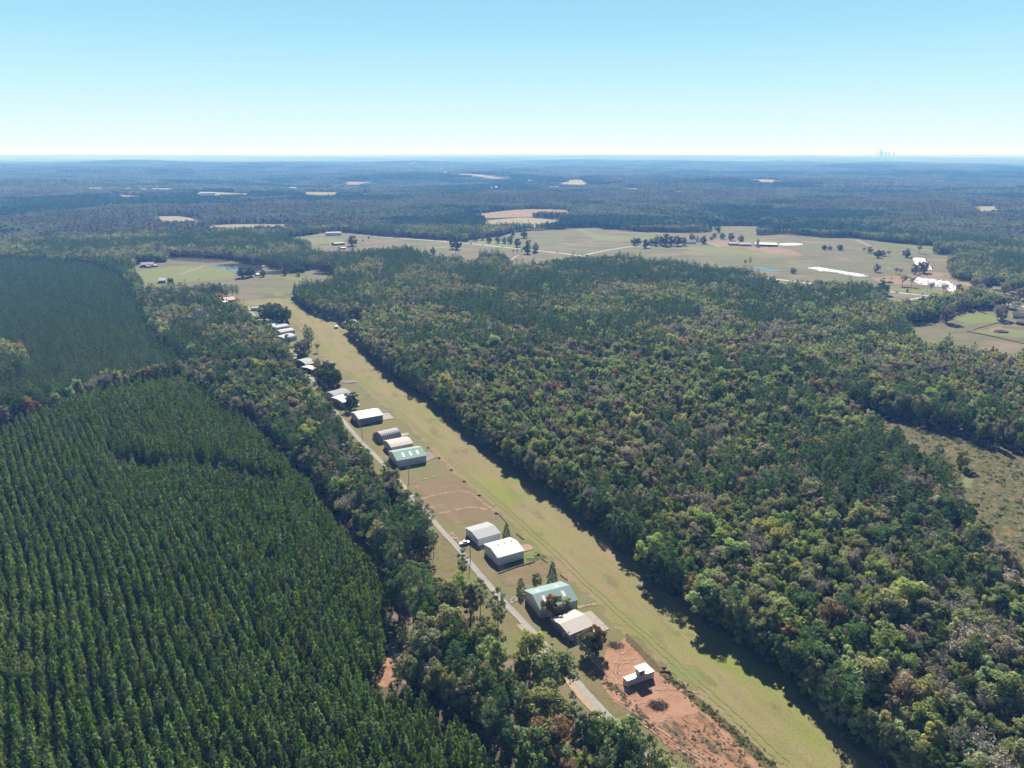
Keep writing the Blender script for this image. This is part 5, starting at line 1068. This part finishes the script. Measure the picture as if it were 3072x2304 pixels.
strip('drain_pipe', [z2(700, 575), z2(755, 635)], .4, .35, M_SOIL, 'thin dark pipe above the pale grey hangar', 'pipe')
strip('drain_pipe', [z2(1140, 1010), z2(1190, 1045)], .5, .4, M_SOIL, 'curved dark pipe above the green roofed hangar', 'pipe')
strip('fence', [zE(1600, 975), zE(1650, 985), zE(1910, 1040), zE(2212, 1110), zE(2500, 1180)], .08, .8, M_WOOD, 'dark fence line crossing the grass field near the woods', 'fence')
strip('fence', [zE(1660, 970), zE(1720, 945), zE(1860, 905), zE(1980, 880)], .08, .7, M_WOOD, 'thin fence running up the grass field', 'fence')
mound('brush_pile', zE(1965, 985), 9, 2.4, M_SOIL, 'dark brush pile on the bare ring in the grass field', 'brush pile', None, 3)
mound('earth_pile', zE(775, 460), 7, 2.6, M_SOIL, 'dark heap on the red clay yard', 'earth pile', None, 4); mound('earth_pile', zE(935, 510), 7, 1.6, M_SOIL, 'flat dark heap on the grass under the roadside tree', 'earth pile', None, 5)
mound('utility_box', z2(460, 822), .9, .6, M_DOORW, 'small white box on the lawn below the pickup truck', 'utility box', None, 6, .1); mound('utility_box', z1(315, 465), .8, .6, M_DOORW, 'small white box on the grass left of the tall pole', 'utility box', None, 7, .1)
mound('gravel_heap', z3(540, 170), 7.5, .7, plain_mat('grey_rubble', (.2, .19, .18), .9, var=.4, scale=1), 'long grey rubble heap on the airstrip edge by the dark grove', 'rubble heap', None, 8)
mound('gravel_heap', z3(945, 495), 3.2, .5, bpy.data.materials['grey_rubble'], 'ring of pale rubble beside the white roofed hangar apron', 'rubble heap', None, 9)
# brush pile of sticks on the clay
def sticks(name, xy, r_, n_, label):
    rng = np.random.RandomState(11); tb = []
    for i in range(n_):
        a = rng.uniform(0, 6.28); q_ = rng.uniform(0, 1) ** .6 * r_; c = np.array([math.cos(a) * q_, math.sin(a) * q_ * .7, rng.uniform(.1, 1.3) * (1 - q_ / r_ * .7)]); d = unit(rng.normal(size=3) * [1, 1, .35]) * rng.uniform(.5, 2)
        tb.append(tube(c - d, c + d, .07, .03, 4))
    V, f = join_tubes(tb); o = link(name, mesh_np(name, V, f.ravel(), 4, (M_WOOD,))); o.location = (*xy, .15); tag(o, label, 'brush pile')
sticks('brush_pile', z1(955, 838), 3.4, 170, 'tangled pile of cut branches on the red clay below the container')
sticks('brush_pile', z1(700, 475), 3.2, 90, 'loose dark branches at the top corner of the red clay lot')
sticks('brush_pile', z4(835, 915), 5, 140, 'reddish brown branch heap between the white arches and olive trees')

# ------------------------------------------------------------ power station on the horizon
PSD = 26000.0; zq = lambda a, b: (2600 + a * 120 / 2212, 420 + b * 120 / 2212)
def hz(a, b): X_, Y_ = zq(a, b); return ((X_ - 1536) / FPX * PSD * .957, PSD * .955, CAM_H + (HOR - Y_) / FPX * PSD * .90)
M_HAZYC = plain_mat('station_concrete', (.62, .64, .68), .9, var=.03)
ps = empty('power_station', (hz(900, 700)[0], PSD, 0)); tag(ps, 'distant power station with tall stacks and cooling towers on the horizon', 'power station'); px0 = hz(900, 700)[0]
for a, b, w_ in ((530, 500, 11), (705, 430, 10), (768, 430, 10)):
    x, y, z = hz(a, b); V, f = join_tubes([tube((x - px0, 0, -20), (x - px0, 0, z), w_ * 1.3, w_, 12)]); link('smokestack', mesh_np('smokestack', V, f.ravel(), 4, (M_HAZYC,)), ps)
for a in (1035, 1215, 1495):
    x, y, z = hz(a, 655); tb = [tube((x - px0, 0, z * (i / 6) - 10 * (i == 0)), (x - px0, 0, z * (i + 1) / 6), *[26 + 14 * ((.72 - q_ / 6) ** 2) * 2.2 for q_ in (i, i + 1)], 20) for i in range(6)]
    V, f = join_tubes(tb); link('cooling_tower', mesh_np('cooling_tower', V, f.ravel(), 4, (M_HAZYC,)), ps)
x, y, z = hz(800, 640); boxes('boiler_house', [(x - px0 - 40, x - px0 + 40, -30, 30, -10, z)], M_HAZYC, ps)
# smoke from the mill
M_SMOKE = plain_mat('steam', (.9, .9, .9), 1.0); sp = zP(350, 128); zt = float(T(*sp))
tb = []; rng = np.random.RandomState(4)
me = bpy.data.meshes.new('smoke_plume'); bm = bmesh.new()
for i in range(16):
    t = i / 15; m_ = bmesh.ops.create_icosphere(bm, subdivisions=2, radius=9 + 34 * t * (1.15 - t)); off = Vector((60 * t + rng.normal() * 5, rng.normal() * 10, 28 + 42 * t ** .8 + rng.normal() * 4))
    for v in m_['verts']: v.co = v.co * rng.uniform(.9, 1.1) + off
bm.to_mesh(me); bm.free(); me.materials.append(M_SMOKE)
sm = link('smoke_plume', me); sm.location = (*sp, zt); tag(sm, 'white steam plume leaning right above the distant mill', 'smoke', None, 'stuff')

# ------------------------------------------------------------ trees that stand out one by one
def spot(kind, col, shape, xy, h, label, cat='tree', name=None, w_=1.0, group=None):
    base_h = {'tallpine': (19, 21, 17), 'full': (12, 14, 11), 'broad': (15, 17, 13, 16), 'bare': (14, 14), 'cedar': (7,)}[kind][shape]
    cm, tm = pair(kind, col, shape); s_ = h / base_h
    add_tree(name or {'tallpine': 'pine_tree', 'cedar': 'cedar_tree', 'bare': 'bare_tree'}.get(kind, 'broadleaf_tree'), cm, tm, xy[0], xy[1], rs.uniform(0, 6.28), s_ * w_, label, cat, group, s_)
S_ = spot
S_('cedar', 'dark', 0, z2(860, 1132), 7.5, 'small round evergreen left behind the green roofed hangar', w_=1.1)
S_('full', 'olive', 0, z2(970, 1095), 8, 'loose olive tree in the middle behind the green roofed hangar')
S_('cedar', 'pine', 0, z2(1082, 1052), 10, 'dark pointed evergreen at the right behind the green roofed hangar', w_=.85)
S_('full', 'rust', 0, z2(1062, 1305), 12, 'rust brown narrow tree between green roofed and cream roofed hangars', w_=.95)
S_('full', 'olive', 0, z2(1112, 1300), 11, 'olive tree between the green roofed and cream roofed hangars', w_=.9)
S_('full', 'yellow', 0, z2(1178, 1275), 8.5, 'yellow green small tree at the back corner of the cream roofed hangar')
S_('full', 'olive', 1, z2(1318, 1570), 11, 'olive tree crowding the near corner of the cream roofed hangar')
S_('full', 'rust', 0, z2(1400, 1560), 14, 'brownish upright tree at the edge of the red clay lot', w_=.8)
S_('full', 'dark', 0, z2(1372, 1590), 12, 'dark green tree beside the brownish one above the clay lot', w_=.9)
S_('cedar', 'dark', 0, z2(757, 745), 8.5, 'dark cone shaped evergreen behind the white hangar', w_=.9)
S_('cedar', 'dark', 0, z3(822, 795), 4.2, 'dark round bush at the end of the ribbed arch hut', w_=1.3)
S_('full', 'dark', 1, z3(575, 470), 14, 'dark round tree in front of the small white roofed hangar', w_=1.25)
S_('full', 'rust', 2, z3(545, 440), 9, 'rusty topped tree beside the dark round tree')
for (p, h, c, lb) in ((z3(250, 230), 13, 'dark', 'leftmost dark tree of the round grove beside the airstrip'), (z3(310, 250), 14, 'dark', 'nearest dark tree of the round grove beside the airstrip'), (z3(370, 215), 13, 'dark', 'dark tree on the right flank of the round grove'), (z3(420, 190), 10, 'olive', 'olive tree at the airstrip side of the round grove'), (z3(330, 160), 14, 'dark', 'dark tree in the back of the round grove'), (z3(240, 150), 12, 'olive', 'olive tree at the back left of the round grove')):
    S_('full', c, 1, p, h * 1.3, lb, w_=1.15, group='trees of the round grove')
S_('full', 'tan', 1, z4(1200, 1260), 13, 'pale tan tree against the brown walled hangar')
S_('full', 'yellow', 1, z4(1330, 1270), 12, 'yellow green tree at the top of the round grove')
S_('full', 'olive', 1, z4(965, 1060), 18, 'broad olive tree right of the nearest ribbed arch', w_=1.25); S_('full', 'olive', 2, z4(1010, 1000), 15, 'second olive tree right of the ribbed arches')
for (p, h, lb) in ((z4(1085, 985), 24, 'tallest pine right of the ribbed arches'), (z4(1115, 930), 21, 'pine at the airstrip side of the arches'), (z4(1050, 900), 22, 'rearmost pine beside the arches')): S_('tallpine', 'pine', 1, p, h, lb, 'pine tree', group='pines beside the arched hangars')
S_('bare', 'bare', 0, z4(1195, 975), 9, 'leafless tree alone on the airstrip edge')
S_('full', 'green', 0, z4(765, 830), 9, 'thin green tree in front of the ribbed arches'); S_('full', 'dark', 0, z4(790, 860), 7, 'small dark tree below the ribbed arches')
for i, (p, h) in enumerate(((z4(440, 520), 15), (z4(520, 540), 17), (z4(580, 560), 16), (z4(660, 570), 15), (z4(720, 580), 16), (z4(760, 550), 13), (z4(620, 520), 17))):
    S_('full', 'dark', i % 3, p, h * 1.35, 'dark rounded pine in the clump behind the long low white hangar', 'pine tree', 'pine_tree', group='pine clump by the white hangars')
for i in range(17):
    S_('tallpine', 'pine', i % 3, zA(275 + i * 50 + rs.uniform(-12, 12), 470 + 10 * math.sin(i) - i * .8), rs.uniform(17, 22), 'dark pine in the long row along the near edge of the west field', 'pine tree', w_=rs.uniform(1.1, 1.4), group='pine row at the west field')
# big trees left of the gravel road
for (kd, c, sh, b, t, w_, lb) in (
    ('broad', 'yellow', 1, zy(1150, 1020), 630, .95, 'large yellowing tree leaning over the gravel road'), ('broad', 'green', 0, zy(1290, 1150), 815, 1.35, 'big round green oak beside the gravel road'),
    ('broad', 'olive', 1, zy(1270, 1440), 1090, 1.3, 'wide olive oak below the round green oak'), ('broad', 'rust', 1, zy(1300, 1700), 1310, 1.2, 'large orange brown oak at the bottom of the frame'),
    ('broad', 'green', 3, zy(1530, 1630), 1210, 1.1, 'slender green tree beside the orange brown oak'), ('broad', 'green', 0, zy(1630, 1650), 1270, .95, 'green tree between the slender one and the road'), ('broad', 'green', 2, zy(1775, 1700), 1330, 1.0, 'rounded green tree at the bottom next to the road'),
    ('tallpine', 'pine', 0, zy(805, 640), 300, .9, 'straight dark pine left of the gravel road bend'), ('tallpine', 'pine', 2, zy(930, 720), 405, .95, 'feathery pine close to the gravel road'), ('broad', 'olive', 3, zy(735, 640), 345, .8, 'slim olive tree beside the straight pine'),
    ('broad', 'yellow', 1, zy(540, 640), 290, 1.2, 'broad yellow green tree at the clearing edge'), ('broad', 'green', 1, zy(660, 560), 290, .9, 'pale green tree by the rough grass patch'), ('tallpine', 'pine', 1, zy(330, 660), 370, .9, 'dark pine at the plantation side of the belt'),
    ('tallpine', 'plantation', 0, zy(430, 830), 480, .9, 'bright green pine in the open belt'), ('broad', 'olive', 0, zy(840, 880), 600, 1.1, 'round olive tree in the open belt'), ('broad', 'green', 0, zy(880, 1080), 745, 1.1, 'round light green tree in the open belt'),
    ('tallpine', 'plantation', 2, zy(335, 1000), 815, .9, 'young bright pine near the clay track'), ('broad', 'olive', 2, zy(455, 1040), 800, .9, 'small olive tree near the clay track'), ('tallpine', 'pine', 1, zy(620, 940), 560, 1.0, 'tall pine in the middle of the belt'),
    ('broad', 'dark', 3, zy(560, 760), 580, 1.0, 'dark slim tree in the middle of the belt'), ('tallpine', 'pine', 0, zy(950, 1480), 900, 1.0, 'very tall pine rising over the shaded gap'), ('tallpine', 'pine', 2, zy(860, 1330), 900, 1.0, 'pine just left of the very tall one'),
    ('tallpine', 'pine', 1, zy(750, 1230), 860, 1.0, 'pine at the shaded gap edge'), ('tallpine', 'plantation', 0, zy(1060, 1680), 1550, .8, 'small bright pine at the bottom edge'), ('tallpine', 'pine', 0, zy(630, 1120), 730, 1.0, 'dark pine above the shaded gap'),
    ('broad', 'dark', 0, zy(700, 1020), 720, .9, 'dark broad tree above the shaded gap'), ('tallpine', 'pine', 2, zy(1010, 1330), 960, .9, 'pine between the very tall one and the wide oak'), ('broad', 'dark', 1, zy(230, 620), 210, .8, 'dense dark tree against the plantation edge'),
    ('broad', 'dark', 3, zy(180, 560), 190, .9, 'dark tree behind the dense one at the plantation edge'), ('tallpine', 'pine', 1, zy(260, 860), 640, 1.0, 'shaded pine beside the clay track'), ('tallpine', 'pine', 0, zy(540, 930), 720, .9, 'shaded pine in the middle of the belt'),
    ('broad', 'green', 1, zy(1200, 1290), 1080, .9, 'green tree tucked behind the wide olive oak'), ('broad', 'olive', 3, zy(1420, 1460), 1190, 1.0, 'olive tree right of the wide oak'), ('broad', 'yellow', 0, zy(1440, 1720), 1540, .9, 'low yellowish tree at the bottom edge'), ('tallpine', 'pine', 1, zy(880, 1560), 1150, .9, 'dark pine in the deep shade'), ('broad', 'dark', 1, zy(1000, 1620), 1330, .9, 'dark tree in the deep shade beside the orange oak'),
    ('tallpine', 'pine', 0, z2(240, 880), None, .9, 'dark upright pine left of the gravel road by the pickup'), ('tallpine', 'pine', 2, z2(200, 860), None, .9, 'dark pine next to the upright one by the road')):
    h = height_at(b, zy.px(0, t)[1]) if t else 14.5
    S_(kd, c, sh, b, max(5, min(21, h)), lb, {'tallpine': 'pine tree'}.get(kd, 'tree'), w_=w_)
# scattered trees over the far fields: (zoom, x, foot y, height, colour, shape, width, label)
for (p, h, c, sh, w_, lb) in (
    (zB(765, 360), 20, 'dark', 0, 1.3, 'big lone tree between the blue roofed shed and highway'), (zB(882, 342), 9, 'bare', 0, .5, 'thin dead looking tree on the farm track'), (zB(945, 283), 6, 'dark', 3, .9, 'little tree near the highway verge'),
    (zB(1880, 392), 20, 'dark', 1, 1.1, 'left one of the tall tree pair at the highway'), (zB(1930, 400), 18, 'dark', 0, 1.1, 'right one of the tall tree pair at the highway'), (zB(1655, 455), 12, 'olive', 2, 1, 'single round tree near the end of the farm track'),
    (zC(640, 345), 14, 'dark', 2, 1.2, 'lone round tree on the upper pasture'), (zC(560, 445), 16, 'dark', 0, 1.2, 'round tree with strong shade near the highway'), (zC(245, 398), 12, 'dark', 2, 1.1, 'tree in the highway grove, second from left'),
    (zC(345, 402), 14, 'dark', 0, 1.1, 'tree in the middle of the highway grove'), (zC(415, 405), 13, 'olive', 3, 1.2, 'slender tree of the highway grove'), (zC(480, 408), 15, 'dark', 0, 1.2, 'rightmost big tree of the highway grove'), (zC(100, 375), 14, 'dark', 1, 1.1, 'leftmost tree of the highway grove'), (zC(175, 370), 12, 'olive', 3, 1.1, 'slim tree at the back of the highway grove'), (zC(230, 330), 14, 'dark', 0, 1, 'rear tree of the highway grove'),
    (zC(510, 335), 13, 'dark', 1, 1, 'upper right tree of the highway grove'), (zC(670, 520), 18, 'dark', 0, 1.1, 'dark roadside tree at the drive entrance'), (zC(750, 515), 12, 'olive', 3, 1, 'slim roadside tree right of the drive entrance'), (zC(765, 500), 15, 'rust', 2, .9, 'rust coloured roadside tree by the drive'), (zC(680, 490), 20, 'olive', 1, .8, 'taller olive tree behind the roadside tree'),
    (zC(515, 530), 9, 'pine', 0, 1, ''), (zC(560, 530), 9, 'pine', 0, 1, ''), (zC(605, 525), 9, 'pine', 0, 1, ''),
    (zC(1855, 425), 12, 'dark', 2, 1.3, 'first dark bush at the left of the farmhouse trees'), (zC(1900, 420), 13, 'dark', 0, 1.1, 'dark tree above the side road end'), (zC(1980, 455), 16, 'dark', 0, 1.3, 'big dark tree with shade at the side road end'), (zC(2090, 430), 12, 'green', 3, 1.1, 'light green tree in the farmhouse group'), (zC(2150, 420), 14, 'olive', 2, 1.1, 'olive tree in the farmhouse group'), (zC(2105, 400), 13, 'rust', 2, 1, 'reddish tree in the farmhouse group'),
    (zD(165, 285), 24, 'dark', 3, 1.2, 'tallest dark tree by the farmhouse'), (zD(235, 280), 18, 'dark', 0, 1.1, 'dark tree right of the tallest farmhouse tree'), (zD(300, 285), 18, 'dark', 1, 1.3, 'wide dark tree in front of the farmhouse'), (zD(370, 280), 16, 'olive', 0, 1.2, 'olive tree hiding the farmhouse end'), (zD(60, 285), 14, 'green', 3, 1.2, 'light green tree far left of the farmhouse'), (zD(15, 280), 12, 'olive', 2, 1, 'olive tree at the left end of the farmhouse trees'),
    (zD(460, 235), 14, 'olive', 2, 1, 'pale tree behind the farmhouse'), (zD(485, 235), 11, 'CED', 0, 1, 'left pointed cedar behind the farmhouse'), (zD(523, 240), 11, 'CED', 0, 1, 'right pointed cedar behind the farmhouse'), (zD(587, 262), 14, 'dark', 2, 1.1, 'round dark tree right of the farmhouse'),
    (zD(755, 140), 17, 'dark', 0, 1.1, 'tree standing in the far upper field'), (zD(797, 212), 12, 'green', 2, 1.2, 'small light tree behind the farmyard'), (zD(895, 228), 16, 'rust', 0, 1.2, 'spreading brown tree behind the grey barn'), (zD(1005, 250), 13, 'tan', 2, 1.2, 'brown tree at the back of the brown barn'), (zD(710, 195), 9, 'tan', 2, 1.3, 'low bare shrubby tree above the farm track'), (zD(680, 220), 6, 'dark', 2, 1.8, 'low dark bush beside the farm track'),
    (zD(1925, 330), 8, 'tan', 2, 1.4, 'left of the small thicket past the oval cover'), (zD(1990, 330), 7, 'tan', 2, 1.4, 'middle of the small thicket past the oval cover'), (zD(2095, 332), 9, 'tan', 2, 1.4, 'right of the small thicket past the oval cover'), (zD(1105, 510), 13, 'pine', 1, 1, 'dark pine above the blue pond'), (zD(1060, 505), 9, 'bare', 0, 1, 'bare shrub left of the blue pond'), (zD(1580, 585), 7, 'tan', 2, 1.6, 'round shrub on the blue pond dam'),
    (zE(80, 105), 8, 'tan', 2, 1.3, 'brown shrub at the left of the upper pasture'), (zE(250, 105), 9, 'tan', 2, 1.2, 'brown shrub right of the pasture track'), (zE(500, 135), 9, 'bare', 1, 1.2, 'bare tree on the pasture slope'), (zE(565, 140), 12, 'tan', 3, 1.2, 'brown tree beside the bare one on the slope'), (zE(650, 190), 12, 'dark', 2, 1.3, 'round green tree at the head of the green swale'), (zE(700, 170), 9, 'tan', 2, 1.6, 'thin brush right of the round swale tree'), (zE(770, 175), 9, 'bare', 0, 1.2, 'bare brush on the swale'),
    (zE(955, 185), 13, 'dark', 2, 1.2, 'lone tree left of the slanting silage cover'), (zE(1090, 140), 20, 'pine', 2, 1.2, 'tall ragged pine above the slanting silage cover'), (zE(635, 340), 13, 'tan', 0, 1.1, 'brown tree near the end of the long cover'), (zE(845, 365), 9, 'bare', 0, 1.1, 'small bare tree above the red yard'), (zE(890, 370), 8, 'bare', 1, 1, 'another small bare tree above the red yard'),
    (zE(1040, 365), 15, 'tan', 0, .9, 'left brown tree of the clump before the slanting cover'), (zE(1100, 355), 16, 'rust', 1, .9, 'middle brown tree of the clump before the slanting cover'), (zE(1145, 350), 17, 'rust', 0, 1, 'right brown tree of the clump before the slanting cover'),
    (zE(1450, 300), 17, 'dark', 0, 1.3, 'wide dark tree at the right pasture edge'), (zE(910, 490), 14, 'bare', 0, 1.1, 'bare roadside tree left of the dotted cover'), (zE(1010, 500), 13, 'bare', 1, 1, 'second bare roadside tree by the dotted cover'), (zE(1215, 560), 12, 'bare', 0, 1, 'bare tree on the verge below the dotted cover'), (zE(1350, 575), 12, 'bare', 1, 1, 'bare tree second along the verge'), (zE(1510, 585), 14, 'tan', 0, 1, 'thin tree at the tip of the dotted cover'), (zE(965, 558), 5, 'green', 3, 1, 'tiny green sapling beside the highway'),
    (zE(695, 580), 16, 'dark', 2, 1.2, 'dark round tree at the near side of the highway'), (zE(1690, 520), 15, 'tan', 0, 1.2, 'brown tree right of the red yard'), (zE(1960, 850), 17, 'tan', 0, 1.1, 'big thin grey tree in the house field'), (zE(1925, 860), 15, 'bare', 0, 1, 'bare tree beside the big grey one in the house field'), (zE(2110, 790), 14, 'bare', 1, 1, 'bare tree left of the dark roofed house'), (zE(1385, 885), 18, 'tan', 1, 1.2, 'brown tree pushing out of the wood into the grass field'),
    (zE(2170, 640), 15, 'tan', 0, 1.2, 'brown tree above the right end of the highway'), (zE(2000, 580), 15, 'tan', 1, 1.2, 'brown tree by the grey roofed cottage'), (zE(2060, 560), 16, 'olive', 1, 1.2, 'olive tree behind the grey roofed cottage'), (zE(1740, 590), 13, 'bare', 0, 1.2, 'bare tree right of the dotted cover tip'),
    (zA(1120, 275), 16, 'dark', 0, 1.6, 'large spreading dark tree on the near pond bank'), (zA(1180, 268), 13, 'dark', 2, 1.3, 'dark tree joined to the large pond bank tree'), (zA(1295, 265), 9, 'dark', 2, 1.2, 'small tree right of the pond hut'), (zA(1487, 255), 8, 'dark', 2, 1.2, 'round bush on the bank road'), (zA(470, 320), 6, 'dark', 2, 1.3, 'left bush beside the grey roofed open barn'), (zA(490, 320), 6, 'olive', 2, 1.2, 'right bush beside the grey roofed open barn'),
    (zA(602, 312), 4, 'pine', 2, 1, 'tiny fence line cedar left of three'), (zA(728, 308), 4, 'pine', 2, 1, 'tiny fence line cedar right of three'), (zA(1630, 190), 18, 'tan', 0, 1.2, 'pale brown tree above the right arm of the pond'), (zA(1590, 225), 9, 'dark', 2, 1.8, 'dark shrub mass on the far pond shore'), (zA(1640, 225), 8, 'dark', 2, 1.8, 'second dark shrub mass on the far pond shore'), (zA(1610, 262), 5, 'tan', 2, 1.4, 'low shrub below the bank road'),
    (zS(1620, 960), 11, 'yellow', 3, 1, 'bright yellow green tree at the edge of the cut over land'), (zS(1650, 1000), 4, 'dark', 2, 1.2, 'dark bush under the bright yellow green tree')):
    h *= 1.2; w_ *= 1.1
    if c == 'CED': S_('cedar', 'dark', 0, p, h, lb, w_=w_)
    elif c == 'bare': S_('bare', 'bare', sh, p, h, lb, w_=w_)
    elif c == 'pine': S_('tallpine', 'pine', sh, p, h, lb or 'short dark evergreen of the hedge left of the drive entrance', 'pine tree', w_=w_, group=None if lb else 'evergreen hedge by the drive')
    else: S_('full', c, sh % 3, p, h, lb, w_=w_)

# ------------------------------------------------------------ haze: one closed box of even air
HT = 345.0
hb = link('haze', poly_mesh('haze', *(lambda vf: (vf[0], vf[1]))(box_vf(-66000, 66000, -66000, 66000, -110, HT)), bpy.data.materials.new('haze_air')))
hm = hb.data.materials[0]; hm.use_nodes = True; hn = hm.node_tree; hn.nodes.clear()
ho = hn.nodes.new('ShaderNodeOutputMaterial'); pv = hn.nodes.new('ShaderNodeVolumePrincipled')
pv.inputs['Color'].default_value = (.16, .40, 1.0, 1); pv.inputs['Absorption Color'].default_value = (1, 1, 1, 1); pv.inputs['Density'].default_value = 1.35e-4; pv.inputs['Anisotropy'].default_value = .06
hn.links.new(pv.outputs[0], ho.inputs['Volume']); tag(hb, 'pale blue haze filling the air over the woods', 'haze', None, 'stuff')
hb.display_type = 'WIRE'
